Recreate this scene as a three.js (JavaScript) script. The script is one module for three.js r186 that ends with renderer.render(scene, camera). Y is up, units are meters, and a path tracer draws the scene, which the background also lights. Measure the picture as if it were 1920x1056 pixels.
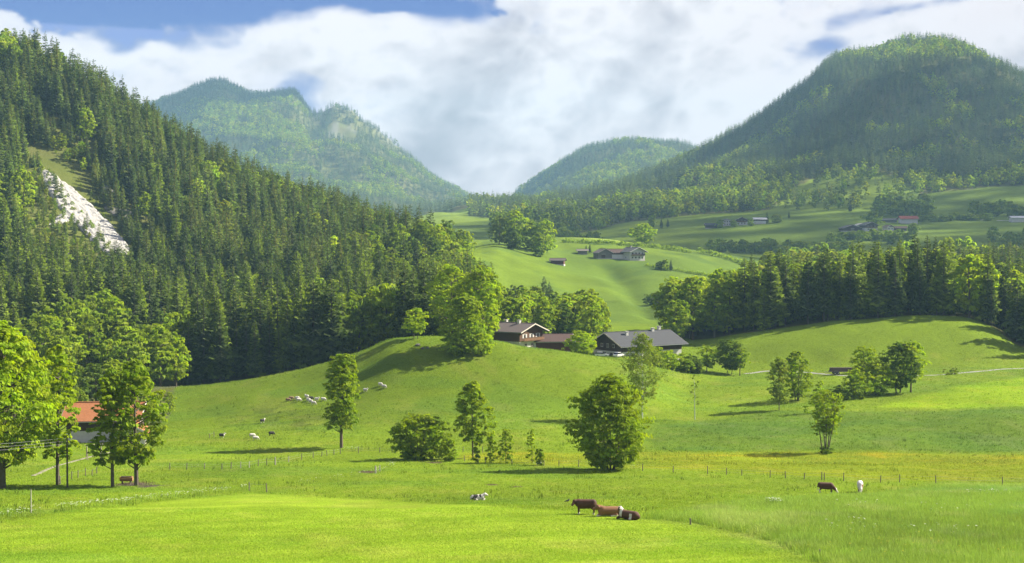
import * as THREE from 'three';
import { mergeGeometries, mergeVertices } from 'three/addons/utils/BufferGeometryUtils.js';
import { MarchingCubes } from 'three/addons/objects/MarchingCubes.js';

// ---------------------------------------------------------------- camera, sun, sky, exposure
const EYE = 42, F = 2300, CX = 960, CY = 528, PITCH = 48 / 2300;   // F: focal length in pixels of a 1920 wide picture
const scene = new THREE.Scene();
const camera = new THREE.PerspectiveCamera(2 * Math.atan(528 / F) * 180 / Math.PI, 1920 / 1056, 0.5, 20000);
camera.position.set(0, EYE, 0);
camera.lookAt(0, EYE - Math.tan(PITCH) * 100, -100);
const renderer = new THREE.WebGLRenderer({ antialias: true });
renderer.toneMapping = THREE.LinearToneMapping;
renderer.toneMappingExposure = 3.0;
renderer.shadowMap.enabled = true;

const SUN = new THREE.Vector3(0.77, 0.58, -0.27).normalize();
const sun = new THREE.DirectionalLight(new THREE.Color(1.0, 0.93, 0.78), 5.0);
sun.position.copy(SUN).multiplyScalar(4000).add(new THREE.Vector3(0, 0, -700));
sun.castShadow = true;
sun.shadow.radius = 1.6;
sun.shadow.mapSize.set(4096, 4096);
Object.assign(sun.shadow.camera, { left: -1500, right: 1500, top: 1500, bottom: -1500, near: 10, far: 9000 });
scene.add(sun); scene.add(sun.target); sun.target.position.set(0, 0, -700);

// ---------------------------------------------------------------- small maths
function rng(seed) { let a = seed >>> 0; return () => { a = (a + 0x6D2B79F5) >>> 0; let t = a; t = Math.imul(t ^ (t >>> 15), t | 1); t ^= t + Math.imul(t ^ (t >>> 7), t | 61); return ((t ^ (t >>> 14)) >>> 0) / 4294967296; }; }
const clamp = (x, a = 0, b = 1) => x < a ? a : x > b ? b : x;
const lerp = (a, b, t) => a + (b - a) * t;
const sstep = (a, b, x) => { const t = clamp((x - a) / (b - a)); return t * t * (3 - 2 * t); };
function hash2(i, j) { let h = Math.imul(i, 374761393) + Math.imul(j, 668265263) | 0; h = Math.imul(h ^ (h >>> 13), 1274126177); return ((h ^ (h >>> 16)) >>> 0) / 4294967296; }
function hash3(i, j, k) { let h = Math.imul(i, 374761393) + Math.imul(j, 668265263) + Math.imul(k, 2147483647 ^ 0x5bd1e995) | 0; h = Math.imul(h ^ (h >>> 13), 1274126177); h = Math.imul(h ^ (h >>> 15), 0x2c1b3c6d); return ((h ^ (h >>> 16)) >>> 0) / 4294967296; }
function noise(x, y) {
  const i = Math.floor(x), j = Math.floor(y); let u = x - i, v = y - j; u = u * u * (3 - 2 * u); v = v * v * (3 - 2 * v);
  const a = hash2(i, j), b = hash2(i + 1, j), c = hash2(i, j + 1), d = hash2(i + 1, j + 1);
  return a + (b - a) * u + (c - a) * v + (a - b - c + d) * u * v;
}
function noise3(x, y, z) {
  const i = Math.floor(x), j = Math.floor(y), k = Math.floor(z); let u = x - i, v = y - j, w = z - k;
  u = u * u * (3 - 2 * u); v = v * v * (3 - 2 * v); w = w * w * (3 - 2 * w);
  const l = (a, b, t) => a + (b - a) * t;
  return l(l(l(hash3(i, j, k), hash3(i + 1, j, k), u), l(hash3(i, j + 1, k), hash3(i + 1, j + 1, k), u), v),
    l(l(hash3(i, j, k + 1), hash3(i + 1, j, k + 1), u), l(hash3(i, j + 1, k + 1), hash3(i + 1, j + 1, k + 1), u), v), w);
}
function fbm(x, y, n = 4) { let s = 0, a = 0.5, t = 0; for (let o = 0; o < n; o++) { s += a * noise(x, y); t += a; a *= 0.5; x = x * 2.03 + 17.1; y = y * 2.03 - 9.7; } return s / t; }
function fbm3(x, y, z, n) { let s = 0, a = 0.5, t = 0; for (let o = 0; o < n; o++) { s += a * noise3(x, y, z); t += a; a *= 0.52; const X = 0.72 * x + 0.6 * y + 0.35 * z, Y = -0.69 * x + 0.66 * y + 0.29 * z, Z = -0.06 * x - 0.45 * y + 0.89 * z; x = X * 2.07 + 7.1; y = Y * 2.07 - 3.7; z = Z * 2.07 + 1.3; } return s / t; }

// ---------------------------------------------------------------- sky: blue air with broken cumulus, one equirectangular map
function makeSky() {
  const W = 4096, H = 2048, data = new Float32Array(W * H * 4);
  // broad masses of cloud (azimuth, elevation, radii in degrees, weight): positive cloud, negative gap
  const masses = [[-19, 13.2, 9, 2.3, -0.62], [-14.5, 11.9, 3.6, 1.3, -0.34], [-9.0, 12.6, 3.0, 1.2, -0.35], [-5.6, 11.6, 3.8, 0.5, -0.42, -6], [-16.5, 9.7, 1.4, 0.3, -0.16], [14.6, 9.4, 2.6, 0.7, -0.19, 16], [18, 10.9, 4.5, 0.3, -0.15, 8], [22.6, 11.8, 2.0, 0.5, -0.3], [20.6, 9.8, 3.6, 1.2, 0.26], [2, 4.5, 19, 5, 0.26], [-20, 8.4, 7, 2.0, 0.20], [-8.5, 9.6, 3.4, 1.5, 0.22], [3, 11, 8, 2.5, 0.2], [0, 1.5, 40, 2.5, 0.2]];
  const dark = [[-2.6, 7.0, 4.6, 1.9, 0.42, 50], [-4.2, 4.2, 4.5, 1.5, 0.30, 10], [5.2, 8.2, 4.6, 0.8, 0.30, 44], [6.9, 6.9, 2.2, 1.1, 0.22, 40], [3.6, 4.6, 3, 0.9, 0.16, 20], [10.0, 5.2, 4, 1.2, 0.12, 30], [22, 8.4, 2.5, 0.6, 0.24], [-0.6, 10.4, 1.6, 0.6, 0.16, 40], [-10.5, 9.2, 1.8, 0.6, 0.14, 20], [-1, 2.8, 7, 0.9, 0.16]];
  const bright = [[1.6, 6.4, 1.6, 2.6, 0.20, -30], [-6.4, 10.2, 3.0, 0.8, 0.2, 10], [-1.5, 9.2, 0.9, 0.7, 0.26], [11.5, 8.0, 4, 2.4, 0.16], [-13.4, 10.0, 1.8, 0.7, 0.16], [20, 9.9, 2.5, 0.8, 0.2]];
  const bump = (L, az, el) => { let s = 0; for (const [a, e, ra, re, w, rot = 0] of L) { const dx = az - a, dy = el - e, c = Math.cos(rot * 0.01745), n = Math.sin(rot * 0.01745), q = ((dx * c + dy * n) / ra) ** 2 + ((dy * c - dx * n) / re) ** 2; if (q < 6) s += w * Math.exp(-q); } return s; };
  const bil = (x, y, z, n) => { let s = 0, a = 0.5, t = 0; for (let o = 0; o < n; o++) { s += a * Math.abs(2 * noise3(x, y, z) - 1); t += a; a *= 0.55; const X = 0.72 * x + 0.6 * y + 0.35 * z, Y = -0.69 * x + 0.66 * y + 0.29 * z, Z = -0.06 * x - 0.45 * y + 0.89 * z; x = X * 2.1 + 3.3; y = Y * 2.1 - 1.7; z = Z * 2.1 + 8.1; } return 1 - s / t; };
  const dens = (az, x, y, z, el, n) => {
    const wx = noise3(x * 9 + 3, y * 16, z * 9) - 0.5, wy = noise3(x * 9 + 40, y * 16 + 9, z * 9) - 0.5;
    return 0.62 * fbm3(x * 9 + wx * 0.6, y * 15 + wy * 0.8, z * 9 + wx * 0.4, Math.min(n, 4)) + 0.38 * bil(x * 20 + wx, y * 30 + wy, z * 20, n) + bump(masses, az, el) - 0.07;
  };
  const px = (az, el, out, fine) => {
    const a = az * Math.PI / 180, e = el * Math.PI / 180, c = Math.cos(e), x = Math.sin(a) * c, y = Math.sin(e), z = -Math.cos(a) * c;
    const n = fine ? 6 : 2;
    const d = dens(az, x, y, z, el, n);
    const h = clamp(y);
    // blue of the air: paler low down
    const q = Math.pow(h, 0.35), r0 = lerp(0.09, 0.0, q), g0 = lerp(0.17, 0.004, q), b0 = lerp(0.40, 0.19, q);
    const ew = lerp(0.03, 0.17, sstep(0.38, 0.62, noise3(x * 30, y * 40 + 9, z * 30))), cov = sstep(0.48 - ew * 0.7, 0.48 + ew, d) * (0.86 + 0.14 * sstep(0.5, 0.66, d));
    const d2 = fine ? dens(az + 0.5, x + 0.0075 * Math.cos(a), y + 0.008, z + 0.0075 * Math.sin(a), el + 0.45, 5) : d;
    const relief = clamp(0.5 + (d - d2) * 2.3 + (noise3(x * 60, y * 90, z * 60) - 0.5) * 0.15);
    const soft = fbm3(x * 7 + 50, y * 10, z * 7, fine ? 4 : 2), mid = fbm3(x * 18 + 5, y * 25, z * 18, fine ? 4 : 1), puff = fine ? bil(x * 44 + soft * 3, y * 60 + mid * 2, z * 44, 4) : 0.5;
    let lum = 0.425 + 0.13 * relief + 0.17 * (soft - 0.5) + 0.10 * (mid - 0.5) + 0.15 * (puff - 0.52) + 0.05 * (1 - sstep(0.46, 0.66, d));
    lum *= 1 - 0.74 * bump(dark, az, el) * (0.7 + 0.6 * soft); lum += 0.12 * bump(bright, az, el) * (0.6 + 0.8 * mid);
    lum = clamp(lum * 1.02 + (lum - 0.44) * 0.55, 0.25, 0.56);
    const grey = clamp((0.52 - lum) * 2.6);
    out[0] = lerp(r0, lum * (1.03 - 0.05 * grey), cov); out[1] = lerp(g0, lum * (0.965 - 0.08 * grey), cov); out[2] = lerp(b0, lum * (0.99 + 0.03 * grey), cov);
  };
  const o = [0, 0, 0], ground = [0.10, 0.14, 0.06];
  const put = (i, j) => { const k = (j * W + i) * 4; data[k] = o[0]; data[k + 1] = o[1]; data[k + 2] = o[2]; data[k + 3] = 1; };
  const ang = (i, j) => { let az = ((i + 0.5) / W - 0.25) * 360; if (az > 180) az -= 360; return [az, ((j + 0.5) / H - 0.5) * 180]; };
  for (let j = 0; j < H; j += 4) for (let i = 0; i < W; i += 4) {
    const [az, el] = ang(i + 1.5, j + 1.5);
    if (el < -1) { o[0] = ground[0]; o[1] = ground[1]; o[2] = ground[2]; for (let b = 0; b < 4; b++) for (let a = 0; a < 4; a++) put(i + a, j + b); continue; }
    if (Math.abs(az) < 30 && el < 18) { for (let b = 0; b < 4; b++) for (let a = 0; a < 4; a++) { const [z, e] = ang(i + a, j + b); px(z, e, o, true); put(i + a, j + b); } } else { px(az, el, o, false); for (let b = 0; b < 4; b++) for (let a = 0; a < 4; a++) put(i + a, j + b); }
  }
  const t = new THREE.DataTexture(data, W, H, THREE.RGBAFormat, THREE.FloatType);
  t.mapping = THREE.EquirectangularReflectionMapping; t.magFilter = t.minFilter = THREE.LinearFilter; t.needsUpdate = true;
  return t;
}
scene.background = makeSky();
scene.environment = scene.background;
scene.backgroundIntensity = scene.environmentIntensity = 0.6;
scene.fog = new THREE.FogExp2(new THREE.Color(0.42, 0.75, 1.0), 0.00009);

// ---------------------------------------------------------------- the lie of the land
// A station is a distance and, per bearing (in pixels of the 1920 wide view), the height at which the ground lies there, given as a picture row.
const STATIONS = [
  [45, [[-700, 1120], [2600, 1120]]],
  [80, [[-700, 1062], [0, 1060], [960, 1056], [1920, 1052], [2600, 1050]]],
  [115, [[-700, 968], [0, 967], [960, 963], [1920, 960], [2600, 958]]],
  [155, [[-700, 918], [0, 918], [300, 919], [700, 922], [1920, 922]]],
  [195, [[-700, 880], [0, 880], [330, 882], [960, 880], [1920, 882], [2600, 882]]],
  [235, [[-700, 845], [0, 845], [640, 846], [1200, 850], [1920, 850], [2600, 850]]],
  [295, [[-700, 800], [100, 800], [330, 790], [450, 782], [600, 772], [740, 762], [830, 765], [1000, 775], [1300, 785], [1600, 775], [1920, 765], [2600, 760]]],
  [345, [[-700, 720], [0, 745], [200, 745], [330, 735], [450, 722], [600, 690], [680, 662], [745, 638], [830, 634], [930, 640], [1000, 656], [1100, 671], [1200, 692], [1300, 733], [1500, 730], [1920, 722], [2600, 715]]],
  [400, [[-700, 690], [0, 690], [200, 695], [330, 716], [450, 708], [600, 686], [680, 668], [745, 652], [830, 654], [930, 652], [1000, 658], [1100, 666], [1200, 670], [1300, 688], [1400, 698], [1500, 696], [1600, 690], [1920, 690], [2600, 690]]],
  [460, [[-700, 600], [0, 640], [200, 650], [330, 672], [450, 672], [600, 662], [740, 645], [920, 640], [1100, 640], [1200, 648], [1300, 650], [1400, 628], [1500, 611], [1600, 603], [1740, 595], [1800, 598], [1860, 612], [1920, 640], [2100, 655], [2600, 660]]],
  [620, [[-700, 400], [0, 440], [100, 460], [200, 482], [330, 512], [450, 535], [600, 545], [740, 545], [830, 555], [920, 588], [1000, 592], [1200, 596], [1400, 592], [1600, 577], [1740, 572], [1920, 580], [2600, 580]]],
  [720, [[-700, 230], [0, 290], [100, 312], [200, 348], [330, 403], [450, 445], [600, 470], [740, 475], [830, 484], [880, 495], [920, 512], [1000, 532], [1100, 550], [1200, 558], [1300, 558], [1400, 566], [1600, 557], [1920, 552], [2600, 552]]],
  [850, [[-700, 50], [0, 112], [100, 150], [200, 205], [330, 298], [450, 360], [600, 417], [740, 462], [830, 476], [900, 466], [930, 463], [1000, 480], [1100, 503], [1200, 510], [1300, 520], [1400, 535], [1600, 535], [1920, 530], [2600, 530]]],
  [1050, [[-700, 180], [0, 240], [200, 300], [330, 350], [450, 400], [600, 440], [740, 462], [830, 462], [920, 452], [1000, 444], [1100, 445], [1200, 456], [1300, 468], [1400, 482], [1500, 503], [1600, 508], [1920, 500], [2600, 500]]],
  [1200, [[-700, 300], [0, 350], [450, 430], [740, 445], [830, 450], [920, 450], [1000, 452], [1100, 457], [1200, 463], [1300, 470], [1400, 476], [1500, 474], [1600, 465], [1740, 460], [1920, 455], [2600, 450]]],
  [1500, [[-700, 400], [0, 415], [740, 425], [920, 425], [1000, 430], [1100, 444], [1200, 438], [1300, 429], [1400, 421], [1500, 416], [1600, 414], [1740, 416], [1920, 413], [2600, 405]]],
  [1800, [[-700, 420], [740, 415], [920, 410], [1100, 414], [1200, 405], [1300, 398], [1400, 393], [1500, 386], [1600, 376], [1740, 371], [1840, 366], [1920, 362], [2600, 350]]],
  [2300, [[-700, 420], [740, 410], [920, 401], [1000, 398], [1100, 386], [1200, 366], [1300, 347], [1400, 326], [1500, 302], [1600, 280], [1740, 268], [1920, 262], [2600, 270]]],
  [3000, [[-700, 410], [740, 402], [920, 396], [1000, 391], [1100, 376], [1180, 355], [1290, 304], [1400, 246], [1500, 174], [1580, 108], [1640, 103], [1700, 86], [1790, 98], [1850, 123], [1920, 152], [2100, 215], [2600, 320]]],
  [3700, [[-700, 400], [0, 372], [250, 332], [410, 308], [550, 308], [700, 332], [820, 377], [900, 394], [940, 398], [1000, 393], [1050, 377], [1120, 352], [1200, 342], [1290, 346], [1400, 330], [1700, 300], [2600, 380]]],
  [4800, [[-700, 330], [0, 262], [250, 212], [330, 192], [410, 163], [480, 186], [550, 183], [585, 214], [604, 206], [626, 194], [648, 203], [700, 244], [760, 294], [820, 338], [900, 381], [938, 389], [960, 366], [1050, 316], [1120, 280], [1200, 273], [1290, 283], [1400, 312], [1600, 345], [2600, 380]]],
  [5800, [[-700, 420], [2600, 420]]],
];
function pchip(xs, ys) {              // shape-keeping cubic through the points
  const n = xs.length, h = [], dl = [], m = new Array(n).fill(0);
  for (let i = 0; i < n - 1; i++) { h[i] = xs[i + 1] - xs[i]; dl[i] = (ys[i + 1] - ys[i]) / h[i]; }
  for (let i = 1; i < n - 1; i++) if (dl[i - 1] * dl[i] > 0) { const a = 2 * h[i] + h[i - 1], b = h[i] + 2 * h[i - 1]; m[i] = (a + b) / (a / dl[i - 1] + b / dl[i]); }
  m[0] = dl[0] || 0; m[n - 1] = dl[n - 2] || 0;
  return m;
}
function hermite(x0, x1, y0, y1, m0, m1, x) { const h = x1 - x0, t = (x - x0) / h, t2 = t * t, t3 = t2 * t; return (2 * t3 - 3 * t2 + 1) * y0 + (t3 - 2 * t2 + t) * h * m0 + (-2 * t3 + 3 * t2) * y1 + (t3 - t2) * h * m1; }
function evalP(xs, ys, m, x) { const n = xs.length; if (x <= xs[0]) return ys[0]; if (x >= xs[n - 1]) return ys[n - 1]; let i = 0; while (x > xs[i + 1]) i++; return hermite(xs[i], xs[i + 1], ys[i], ys[i + 1], m[i], m[i + 1], x); }
const rowY = (D, row) => { const v = (CY - row) / F, c = Math.cos(PITCH), s = Math.sin(PITCH); return EYE + D * (v * c - s) / (c + v * s); };
const B0 = -700, B1 = 2600, BN = 661, COLS = [];
{
  const fns = STATIONS.map(([D, p]) => { const xs = p.map((q) => q[0]), ys = p.map((q) => q[1]); const m = pchip(xs, ys); return (x) => evalP(xs, ys, m, x); });
  for (let i = 0; i < BN; i++) {
    const b = lerp(B0, B1, i / (BN - 1)), xs = [-100, 0], ys = [EYE + 3, EYE - 1.9];
    STATIONS.forEach(([D], k) => { xs.push(D); ys.push(rowY(D, fns[k](b))); });
    COLS.push({ xs, ys, m: pchip(xs, ys) });
  }
}
function colH(c, D) { return evalP(c.xs, c.ys, c.m, D); }
const bearing = (x, z) => CX + F * x / Math.max(-z, 45);
const PX = (px, D) => [(px - CX) / F * D, -D];                    // plan position at a bearing and a distance
function baseH(x, z) {
  const f = clamp((bearing(x, z) - B0) / (B1 - B0)) * (BN - 1), i = Math.min(BN - 2, Math.floor(f)), t = f - i;
  return lerp(colH(COLS[i], -z), colH(COLS[i + 1], -z), t);
}
function H(x, z) {
  const D = -z; let h = baseH(x, z);
  if (D > 60) { const k = sstep(60, 110, D); h += k * ((fbm(x / 28, z / 28, 3) - 0.5) * 0.9 + (fbm(x / 6 + 30, z / 6, 2) - 0.5) * 0.14); }
  if (D > 280 && D < 1600) { const k = sstep(280, 340, D) * (1 - sstep(1300, 1600, D)); h += k * (fbm(x / 45 + 9, z / 60, 3) - 0.5) * 2.2; }
  if (D > 560 && D < 1100) { const b = CX + F * x / D, k = sstep(560, 640, D) * sstep(1100, 980, D) * sstep(920, 960, b) * sstep(1440, 1380, b); if (k > 0) h += k * ((fbm(x / 60 + 3.3, z / 95 + 1.7, 3) - 0.5) * 9.5 - 3.4 * Math.exp(-(((b - 1128 - (900 - D) * 0.35) / 26) ** 2)) * sstep(900, 860, D)); }
  if (D > 1700) { const k = sstep(1700, 2300, D) * (1 - 0.55 * sstep(2700, 3000, D) * (1 - sstep(3100, 3500, D))); const r = 1 - Math.abs(2 * fbm(x / 330 + 4, z / 520 + 8, 4) - 1); h += k * ((r - 0.8) * 75 + (fbm(x / 90, z / 90, 3) - 0.5) * 26); }
  if (D > 4200) { const b = CX + F * x / D, k = sstep(575, 620, b) * sstep(830, 740, b) * sstep(4200, 4600, D); if (k > 0) h += k * ((1 - Math.abs(2 * fbm(x / 55 + 3, z / 140, 4) - 1)) - 0.75) * 70; }
  return h;
}
// where the line of sight through a picture point meets the ground
function ground(px, row) {
  const u = (px - CX) / F, v = (CY - row) / F, c = Math.cos(PITCH), s = Math.sin(PITCH), dz = c + v * s, dx = u / dz, dy = (v * c - s) / dz;
  let D = 50, prev = 50;
  while (D < 6000) { if (EYE + dy * D < H(dx * D, -D)) { let a = prev, b = D; for (let i = 0; i < 20; i++) { const m = (a + b) / 2; if (EYE + dy * m < H(dx * m, -m)) b = m; else a = m; } return new THREE.Vector3(dx * b, H(dx * b, -b), -b); } prev = D; D += Math.max(0.5, D * 0.004); }
  return null;
}
const at = (px, D) => { const [x, z] = PX(px, D); return new THREE.Vector3(x, H(x, z), z); };
const inPoly = (P, x, z) => { let c = false; for (let i = 0, j = P.length - 1; i < P.length; j = i++) { const a = P[i], b = P[j]; if ((a[1] > z) !== (b[1] > z) && x < (b[0] - a[0]) * (z - a[1]) / (b[1] - a[1]) + a[0]) c = !c; } return c; };
const polyG = (pts) => pts.map(([px, row]) => { const g = ground(px, row); return g ? [g.x, g.z] : PX(px, 60); });
const lineY = (P, x) => { if (x <= P[0][0]) return P[0][1]; for (let i = 1; i < P.length; i++) if (x <= P[i][0]) return lerp(P[i - 1][1], P[i][1], (x - P[i - 1][0]) / (P[i][0] - P[i - 1][0])); return P[P.length - 1][1]; };
function edgeDist(P, x, z, closed = true) {                         // distance to a plan polyline
  let best = 1e9; const n = P.length;
  for (let i = 0; i < (closed ? n : n - 1); i++) { const [ax, az] = P[i], [bx, bz] = P[(i + 1) % n], dx = bx - ax, dz = bz - az, t = clamp(((x - ax) * dx + (z - az) * dz) / (dx * dx + dz * dz)); const d = Math.hypot(ax + dx * t - x, az + dz * t - z); if (d < best) best = d; }
  return best;
}
const used = {};
function numbered(n) { const k = used[n] = (used[n] ?? -1) + 1; return k ? n + '_' + String(k).padStart(3, '0') : n; }
function tag(o, label, category, group, kind) { if (label) o.userData.label = label; if (category) o.userData.category = category; if (group) o.userData.group = group; if (kind) o.userData.kind = kind; return o; }
const shade = (o) => { o.traverse((m) => { if (m.isMesh) { m.castShadow = true; m.receiveShadow = true; } }); return o; };

// ---------------------------------------------------------------- woods: where they stand (bearing, distance)
const LEFT_FRONT = [[-700, 330], [0, 312], [150, 292], [290, 290], [316, 300], [332, 388], [450, 394], [560, 394], [640, 398], [700, 396], [760, 390], [830, 380], [905, 378], [935, 432], [1000, 440], [1125, 446], [1140, 520]];
const LEFT_BACK = [[-700, 1010], [690, 1000], [760, 830], [850, 735], [893, 700], [915, 640], [935, 585], [1000, 575], [1060, 548], [1125, 520], [1140, 521]];
const RIGHT_FRONT = [[1245, 505], [1300, 492], [1385, 478], [1400, 470], [1500, 466], [1600, 465], [1740, 463], [1800, 466], [1850, 455], [1920, 440], [2000, 425], [2600, 400]];
const RIGHT_BACK = [[1245, 540], [1390, 560], [1420, 640], [1440, 820], [1560, 880], [2600, 960]];
const SCAR = [[-58, 0]]; // filled below
const clearing = [PX(50, 738), PX(112, 738), PX(204, 684), PX(248, 640), PX(250, 588), PX(160, 574), PX(56, 600), PX(40, 680)];
const SCRUB = [PX(1440, 1760), PX(1480, 2010), PX(1560, 2140), PX(1680, 2020), PX(1720, 1860), PX(1700, 1690), PX(1560, 1640)];
const UPPER_MEADOW = [PX(1742, 1640), PX(1755, 1840), PX(1850, 1870), PX(2000, 1880), PX(2100, 1640)];
const SADDLE = [PX(908, 4300), PX(918, 4900), PX(962, 4900), PX(990, 4300), PX(960, 3800), PX(925, 3800)];
const MEADOW_FAR_BACK = [[880, 2050], [960, 1900], [1010, 1420], [1080, 1560], [1160, 1700], [1260, 1730], [1330, 1760], [1450, 1770], [1760, 1850], [2600, 1880]];
function woods(x, z) {           // 0 open land, 1 left wood, 2 right wood, 3 right mountain, 4 far mountains, 5 sparse scrub
  const D = -z, b = CX + F * x / Math.max(D, 45);
  if (D > 280 && D < 1015 && b < 1140) { if (D > lineY(LEFT_FRONT, b) && D < lineY(LEFT_BACK, b)) return inPoly(clearing, x, z) ? 0 : 1; }
  if (D > 395 && D < 960 && b > 1245 && D > lineY(RIGHT_FRONT, b) && D < lineY(RIGHT_BACK, b)) return 2;
  if (D > 1400) {
    if (inPoly(SADDLE, x, z)) return 0;
    if (D > 3350) return 4;
    if (b < 880) return D > 2400 ? 4 : 0;
    if (inPoly(UPPER_MEADOW, x, z)) return 0;
    if (inPoly(SCRUB, x, z)) return 5;
    if (D > lineY(MEADOW_FAR_BACK, b)) return 3;
  }
  return 0;
}
// ---------------------------------------------------------------- fields
const MOWN = polyG([[-60, 990], [0, 980], [130, 962], [250, 948], [400, 932], [480, 926], [560, 930], [720, 937], [900, 948], [1060, 958], [1160, 968], [1240, 976], [1330, 988], [1420, 1010], [1480, 1035], [1530, 1056]]).concat([PX(1580, 72), PX(1750, 50), PX(2600, 20), PX(-700, 20), PX(-700, 105)]);
const TALL = polyG([[1190, 972], [1300, 954], [1400, 940], [1500, 934], [1640, 928], [1780, 905], [1919, 908]]).concat([PX(2600, 165), PX(2600, 20), PX(1750, 50), PX(1580, 72)], polyG([[1530, 1056], [1480, 1035], [1420, 1010], [1330, 988], [1240, 976]]));
const BUTTER = polyG([[860, 849], [1160, 849], [1500, 849], [1919, 853]]).concat([PX(2600, 232), PX(2600, 176)], polyG([[1919, 897], [1750, 903], [1600, 896], [1320, 884], [1160, 878], [1000, 872], [880, 868]]));
const DULL = polyG([[1215, 800], [1290, 792], [1460, 770], [1660, 772], [1919, 768]]).concat([PX(2600, 300), PX(2600, 236)], polyG([[1919, 849], [1500, 845], [1220, 845]]));
const BRIGHT = polyG([[1645, 764], [1700, 748], [1780, 728], [1860, 716], [1919, 708]]).concat([PX(2600, 390), PX(2600, 302)], polyG([[1919, 763], [1780, 766]]));
const KNOLL = polyG([[330, 770], [600, 800], [760, 800], [870, 780], [1000, 762], [1100, 748], [1230, 722], [1290, 700]]).concat([PX(1250, 380), PX(1000, 365), PX(745, 352), PX(600, 370), PX(420, 388), PX(330, 380)]);
const MIDHILL = [PX(905, 600), PX(905, 1090), PX(1180, 1075), PX(1330, 1080), PX(1430, 1050), PX(1430, 700), PX(1240, 560), PX(1100, 560)];
const STRIP = [PX(1100, 1010), PX(1050, 1090), PX(1190, 1080), PX(1190, 1035)];
const BANK = polyG([[425, 782], [470, 768], [540, 762], [590, 776], [604, 796], [560, 806], [500, 800], [450, 796]]);
const PATHS = [
  ['farm_track', polyG([[1395, 701], [1440, 696], [1500, 698], [1560, 703], [1640, 706], [1740, 704], [1830, 697], [1919, 691]]).concat([PX(2400, 385)]), 1.7, [0.27, 0.265, 0.24], 'pale gravel farm track crossing the right meadow'],
  ['footpath', polyG([[60, 893], [100, 876], [150, 862], [200, 850], [245, 838]]), 0.8, [0.26, 0.24, 0.16], 'path'],
  ['hill_track', [PX(1385, 905), PX(1412, 890), PX(1424, 868), PX(1424, 838), PX(1412, 806), PX(1396, 792)], 3.4, [0.5, 0.48, 0.44], 'track'],
  ['valley_lane', [PX(1640, 1472), PX(1616, 1466), PX(1604, 1444), PX(1606, 1418), PX(1622, 1398), PX(1640, 1385)], 4.5, [0.5, 0.5, 0.47], 'lane'],
  ['upper_lane', [PX(1815, 1530), PX(1850, 1512), PX(1885, 1500), PX(1935, 1495)], 5, [0.5, 0.5, 0.47], 'lane'],
];
const DIRT = [[...Object.values(ground(250, 908)), 3.4], [...Object.values(ground(285, 911)), 2.0], [...Object.values(ground(815, 868)), 1.9], [...Object.values(ground(925, 910)), 1.1], [...Object.values(ground(975, 913)), 0.9], [...Object.values(ground(690, 885)), 1.6]];
const col = [0, 0, 0];
const mixc = (r, g, b, t) => { col[0] = lerp(col[0], r, t); col[1] = lerp(col[1], g, t); col[2] = lerp(col[2], b, t); };
const soft = (P, x, z, w) => { const d = edgeDist(P, x, z) + (noise(x * 0.9, z * 0.9) - 0.5) * w; return inPoly(P, x, z) ? clamp(0.5 + d / w / 2) : clamp(0.5 - d / w / 2); };
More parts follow.
